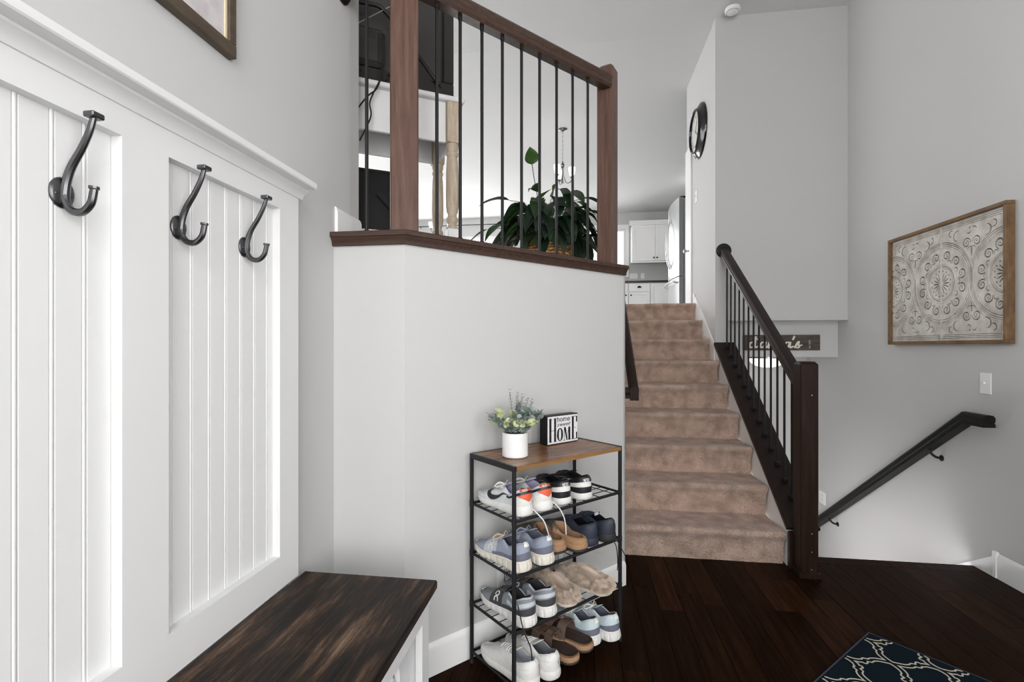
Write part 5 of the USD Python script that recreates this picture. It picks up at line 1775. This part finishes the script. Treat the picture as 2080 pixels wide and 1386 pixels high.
part(pl, 'spathe', blade((.035, -.02, .50), (.35, 0, .9), .055, .046, .2, .2), 'leaf_bright', smooth=60)

# ------------------------------------------------------------------ chandeliers
n = {'e': ('emission', dict(color=(1.0, .95, .86), strength=7.0))}
mat('shade_glow', n, surface='e.emission')


mat('kitchen_glow', {'e': ('emission', dict(color=(1.0, .97, .93), strength=22.0))}, surface='e.emission')


def chandelier(label, x, y, r, drop):
    t = thing('chandelier', label, 'chandelier', (x, y, CEIL), group='chandeliers of the upper floor')
    part(t, 'canopy', lathe([(0, 0), (.060, 0), (.058, -.010), (.030, -.022), (.012, -.028), (0, -.028)], 24), 'pewter')
    nl = 14
    for k in range(nl):
        z0 = -.028 - (drop - .10) * k / nl
        h = (drop - .10) / nl * .62
        c = [(0 if k % 2 else .006 * math.cos(a), .006 * math.cos(a) if k % 2 else 0, z0 - h / 1.25 + h * .8 * math.sin(a)) for a in np.linspace(0, 2 * PI, 11)]
        part(t, 'chain_link', tube(c, .0016, 5, cap=False), 'pewter')
    hz_ = -drop
    part(t, 'hub', lathe([(0, .08), (.006, .075), (.010, .05), (.022, .038), (.027, .02), (.020, .004), (.024, -.008), (.012, -.020), (.007, -.05), (.007, -.19), (.013, -.20), (.010, -.215), (0, -.22)], 20, (0, 0, hz_)), 'pewter')
    for k in range(3):
        a = YAW + math.radians((228, 0, 107)[k])
        e = np.array([math.cos(a), math.sin(a), 0])
        arm = spline([e * .008 + UP * (hz_ - .01), e * .012 + UP * (hz_ - .10), e * r * .35 + UP * (hz_ - .20), e * r * .75 + UP * (hz_ - .205), e * r + UP * (hz_ - .165), e * r + UP * (hz_ - .145)], 6)
        ar = part(t, 'arm', tube(arm, .0042, 8), 'pewter')
        part(ar, 'cup', lathe([(0, -.150), (.012, -.150), (.020, -.140), (.022, -.128), (0, -.128)], 16, e * r + UP * hz_), 'pewter')
        part(ar, 'glass_shade', lathe([(.016, -.130), (.026, -.115), (.038, -.080), (.046, -.040), (.047, -.010), (.043, -.010), (.042, -.040), (.034, -.080), (.022, -.112), (.012, -.126), (.016, -.130)], 22, e * r + UP * hz_), 'shade_glow', smooth=60)
    return t


chandelier('small chandelier with lit tulip glass shades seen above the leafy plant', -.236, 6.491, .122, .50)
chandelier('distant chandelier with glowing shades seen past the turned table leg', -2.70, 9.1, .20, .51)

rd = thing('curtain_rod', 'thin dark curtain rod high on the far back wall', 'curtain rod', (-2.7, KY - .07, 3.99))
part(rd, 'rod', tube([(-3.75, KY - .07, 3.99), (-1.62, KY - .07, 3.99)], .008, 8), 'iron', world=True)
for x in (-3.76, -1.61):
    part(rd, 'finial', lathe([(0, -.02), (.016, -.012), (.02, 0), (.016, .012), (0, .02)], 12, (x, KY - .07, 3.99), (1, 0, 0)), 'iron', world=True)
for x in (-3.6, -1.75):
    part(rd, 'bracket', bx(x - .006, KY - .075, 3.975, x + .006, KY, 3.99, .002), 'iron', world=True)

# ------------------------------------------------------------------ kitchen window and door leaf
n = {'t': ('transparent_bsdf', dict(color=(1, 1, 1))), 'g': ('glossy_bsdf', dict(roughness=.02)), 'f': ('fresnel', dict(IOR=1.45)), 'm': ('mix_closure', {})}
mat('pane', n, [('f.fac', 'm.fac'), ('t.BSDF', 'm.closure1'), ('g.BSDF', 'm.closure2')], 'm.closure')
w1 = struct_group('window_1', 'white cased kitchen window over the counter')
wx0, wx1, wz0, wz1 = .10, .96, 2.80, 3.80
cas = sbox(wx0 - .065, wz0 - .04, wx1 + .065, wz1 + .09).difference(sbox(wx0, wz0, wx1, wz1))
part(w1, 'casing', ext(cas, .02, frame_axes((0, KY, 0), (1, 0, 0), (0, 0, 1), (0, -1, 0))), 'white_trim')
sash = sbox(wx0, wz0, wx1, wz1).difference(sbox(wx0 + .045, wz0 + .045, (wx0 + wx1) / 2 - .02, wz1 - .045)).difference(sbox((wx0 + wx1) / 2 + .02, wz0 + .045, wx1 - .045, wz1 - .045))
part(w1, 'sash', ext(sash, .03, frame_axes((0, KY + .06, 0), (1, 0, 0), (0, 0, 1), (0, -1, 0))), 'plastic_white')
part(w1, 'glass', bx(wx0 + .04, KY + .044, wz0 + .04, wx1 - .04, KY + .048, wz1 - .04), 'pane')

w5 = struct_group('window_5', 'glazed patio door in the far back wall')
sash = sbox(-3.8, UPF + .02, -1.6, 3.75).difference(sbox(-3.72, UPF + .12, -2.74, 3.67)).difference(sbox(-2.66, UPF + .12, -1.68, 3.67))
part(w5, 'sash', ext(sash, .05, frame_axes((0, KY + .08, 0), (1, 0, 0), (0, 0, 1), (0, -1, 0))), 'white_trim')
w2 = struct_group('window_2', 'glazed double window of the living room')
sash = sbox(3.0, 2.2, 7.4, 3.9)
for a in (3.06, 4.51, 5.96):
    sash = sash.difference(sbox(a, 2.26, a + 1.38, 3.84))
part(w2, 'sash', ext(sash, .04, frame_axes((-5.02, 0, 0), (0, 1, 0), (0, 0, 1), (-1, 0, 0))), 'plastic_white')
d1 = struct_group('door_1', 'white entry door with a tall glass light, behind the viewpoint')
dr_ = sbox(-.5, .0, 1.5, 2.15).difference(sbox(-.35, .25, .40, 2.0)).difference(sbox(.60, .25, 1.4, 2.0))
part(d1, 'leaf', ext(dr_, .045, frame_axes((0, -2.03, .05), (1, 0, 0), (0, 0, 1), (0, -1, 0))), 'white_trim')
w3 = struct_group('window_3', 'window over the entry door')
sash = sbox(-.5, 2.4, 1.5, 3.6).difference(sbox(-.44, 2.46, 1.44, 3.54))
w4 = struct_group('window_4', 'side window of the entry, behind the viewpoint')
part(w4, 'sash', ext(sbox(-1.6, .75, -.4, 2.75).difference(sbox(-1.54, .81, -.46, 2.69)), .04, frame_axes((XR + .02, 0, 0), (0, 1, 0), (0, 0, 1), (1, 0, 0))), 'white_trim')
part(w3, 'sash', ext(sash, .04, frame_axes((0, -2.03, 0), (1, 0, 0), (0, 0, 1), (0, -1, 0))), 'white_trim')
d2 = struct_group('door_2', 'white closet door leaf at the end of the clock wall')
part(d2, 'leaf', bx(1.158, 5.395, UPF + .01, 1.1750, 5.655, 3.42, .003), 'white_trim')
kb = part(d2, 'knob', lathe([(0, 0), (.012, 0), (.009, .006), (.006, .016), (.010, .024), (.021, .032), (.025, .042), (.021, .052), (.008, .058), (0, .058)], 24, (1.1502, 5.44, 2.29), (-1, 0, 0)), 'nickel')

# ceiling lamp of the kitchen, out of view behind the clock wall
kl = thing('kitchen_lamp', 'round flush ceiling lamp over the kitchen floor, past the clock wall', 'ceiling lamp', (2.0, 8.7, CEIL))
part(kl, 'diffuser', lathe([(0, -.05), (.13, -.045), (.16, -.02), (.16, -.008), (0, -.008)], 28, (2.0, 8.7, CEIL)), 'kitchen_glow', world=True)
part(kl, 'rim', lathe([(0, -.012), (.17, -.012), (.17, 0), (0, 0)], 28, (2.0, 8.7, CEIL)), 'nickel', world=True)

# ------------------------------------------------------------------ kitchen: fridge and cabinets
fg = thing('refrigerator', 'stainless steel refrigerator with bowed doors at the right of the kitchen', 'refrigerator', (1.80, 7.86, UPF))
FXf, fya, fyb, fz = 1.43, 7.40, 8.30, 1.775
part(fg, 'cabinet', bx(FXf + .065, fya + .01, UPF + .02, 2.15, fyb - .01, UPF + fz - .02, .006), 'steel_side', world=True)
yc = (fya + fyb) / 2


def bowed(y0, y1, z0, z1):
    ys = np.linspace(y0, y1, 14)
    bow = lambda y: FXf - .045 * (1 - ((y - yc) / (.46)) ** 2)
    pr = [(bow(y), y) for y in ys] + [(FXf + .06, y1), (FXf + .06, y0)]
    return ext(Polygon(pr), z1 - z0, frame_axes((0, 0, z0), (1, 0, 0), (0, 1, 0), (0, 0, 1)))


part(fg, 'door', bowed(fya, yc - .003, UPF + .62, UPF + fz), 'steel', world=True, smooth=25)
part(fg, 'door', bowed(yc + .003, fyb, UPF + .62, UPF + fz), 'steel', world=True, smooth=25)
part(fg, 'freezer_drawer', bowed(fya, fyb, UPF + .05, UPF + .61), 'steel', world=True, smooth=25)
for s in (-1, 1):
    y = yc + s * .045
    part(fg, 'handle', tube(spline([(FXf - .04, y, UPF + .78), (FXf - .085, y + s * .012, UPF + .92), (FXf - .098, y + s * .03, UPF + 1.13), (FXf - .085, y + s * .012, UPF + 1.38), (FXf - .04, y, UPF + 1.56)], 8), .013, 8), 'steel', world=True)
part(fg, 'handle', tube(spline([(FXf - .02, fya + .08, UPF + .53), (FXf - .080, fya + .12, UPF + .545), (FXf - .10, yc, UPF + .55), (FXf - .080, fyb - .12, UPF + .545), (FXf - .02, fyb - .08, UPF + .53)], 8), .013, 8), 'steel', world=True)
part(fg, 'base_grille', bx(FXf + .04, fya + .02, UPF, FXf + .10, fyb - .02, UPF + .045), 'black_matte', world=True)
part(fg, 'hinge_cover', bx(FXf + .02, fya + .01, UPF + fz, FXf + .12, fya + .06, UPF + fz + .018, .004), 'black_matte', world=True)


def shaker(parent, x0, x1, z0, z1, y, rail=.055, nm='door'):
    """a framed cabinet door facing -y with a recessed panel."""
    fr_ = sbox(x0, z0, x1, z1).difference(sbox(x0 + rail, z0 + rail, x1 - rail, z1 - rail))
    d_ = part(parent, nm, ext(fr_, .02, frame_axes((0, y, 0), (1, 0, 0), (0, 0, 1), (0, -1, 0))), 'white_trim', world=True)
    part(d_, 'door_panel', bx(x0 + rail, y - .010, z0 + rail, x1 - rail, y, z1 - rail), 'white_trim', world=True)
    return d_


def knob(parent, x, y, z):
    part(parent, 'knob', lathe([(0, 0), (.007, 0), (.006, .012), (.015, .02), (.016, .026), (.010, .031), (0, .032)], 14, (x, y, z), (0, -1, 0)), 'iron', world=True)


uc = thing('upper_cabinet', 'white shaker wall cabinet with two doors above the kitchen counter', 'cabinet', (1.6, 10.5, 3.04))
ux0, ux1, uz0, uz1, uy = 1.055, 2.02, 3.04, 3.80, 10.37
part(uc, 'body', bx(ux0, uy + .0205, uz0, ux1, KY, uz1, .002), 'white_trim', world=True)
part(uc, 'light_rail', bx(ux0 - .004, uy - .006, uz0 - .03, ux1, uy + .02, uz0, .003), 'white_trim', world=True)
part(uc, 'crown', sweep([(0, 0), (0, .085), (.06, .085), (.055, .07), (.03, .045), (.014, .02), (.012, 0)], (ux0 - .055, uy + .02, uz1 - .005), (ux1, uy + .02, uz1 - .005), (0, -1, 0), UP), 'white_trim', world=True)
xm2 = 1.525
da = shaker(uc, ux0 + .012, xm2 - .002, uz0 + .012, uz1 - .012, uy + .02)
knob(da, xm2 - .03, uy, uz0 + .07)
db = shaker(uc, xm2 + .002, ux1 - .012, uz0 + .012, uz1 - .012, uy + .02)
knob(db, xm2 + .035, uy, uz0 + .07)

by = 10.07
ctp = thing('countertop', 'long dark countertop along the kitchen back wall', 'countertop', (.9, 10.4, UPF + .875))
part(ctp, 'slab', bx(-.40, by - .025, UPF + .875, 2.24, KY - .001, UPF + .913, .004), 'counter_dark', world=True)
part(ctp, 'backsplash', bx(-.40, KY - .020, UPF + .914, 2.24, KY - .001, UPF + .935, .002), 'counter_dark', world=True)


def base_unit(label, x0, x1, drawer=True, knob_side=1):
    t = thing('base_cabinet', label, 'cabinet', ((x0 + x1) / 2, 10.38, UPF), group='base cabinets under the countertop')
    part(t, 'body', bx(x0 + .001, by + .0205, UPF + .10, x1 - .001, KY - .001, UPF + .874), 'white_trim', world=True)
    part(t, 'toe_kick', bx(x0 + .001, by + .09, UPF, x1 - .001, by + .11, UPF + .10), 'white_trim', world=True)
    zt_ = UPF + .862
    if drawer:
        d_ = part(t, 'drawer', bx(x0 + .012, by, zt_ - .165, x1 - .012, by + .02, zt_, .003), 'white_trim', world=True)
        xm_ = (x0 + x1) / 2
        part(d_, 'cup_pull', trimesh.util.concatenate([lathe([(0, 0), (.040, 0), (.038, .014), (.026, .022), (0, .024)], 20, (0, 0, 0), (0, -1, 0)).slice_plane((0, 0, -.001), (0, 0, 1))]).apply_translation((xm_, by, zt_ - .09)), 'iron', world=True)
        zt_ -= .18
    dd = shaker(t, x0 + .012, x1 - .012, UPF + .115, zt_, by + .02)
    knob(dd, x1 - .05 if knob_side > 0 else x0 + .05, by, zt_ - .06)
    return t


base_unit('white base cabinet left of the drawer unit with the cup pull, under the window', .40, .955)
base_unit('white base cabinet with a cup-pull drawer over one door', .955, 1.385, True, -1)
base_unit('white base cabinet with one full-height door beside the refrigerator', 1.385, 1.815, False, 1)
plate('light_switch', 'wide white switch plate on the kitchen backsplash wall', 'light switch', (1.125, KY, 2.785), (1, 0, 0), .175, .118, (0, -1, 0), toggles=3)
plate('wall_outlet', 'narrow white outlet plate on the kitchen backsplash wall', 'outlet', (1.315, KY, 2.785), (1, 0, 0), .078, .118, (0, -1, 0), outlet=True)
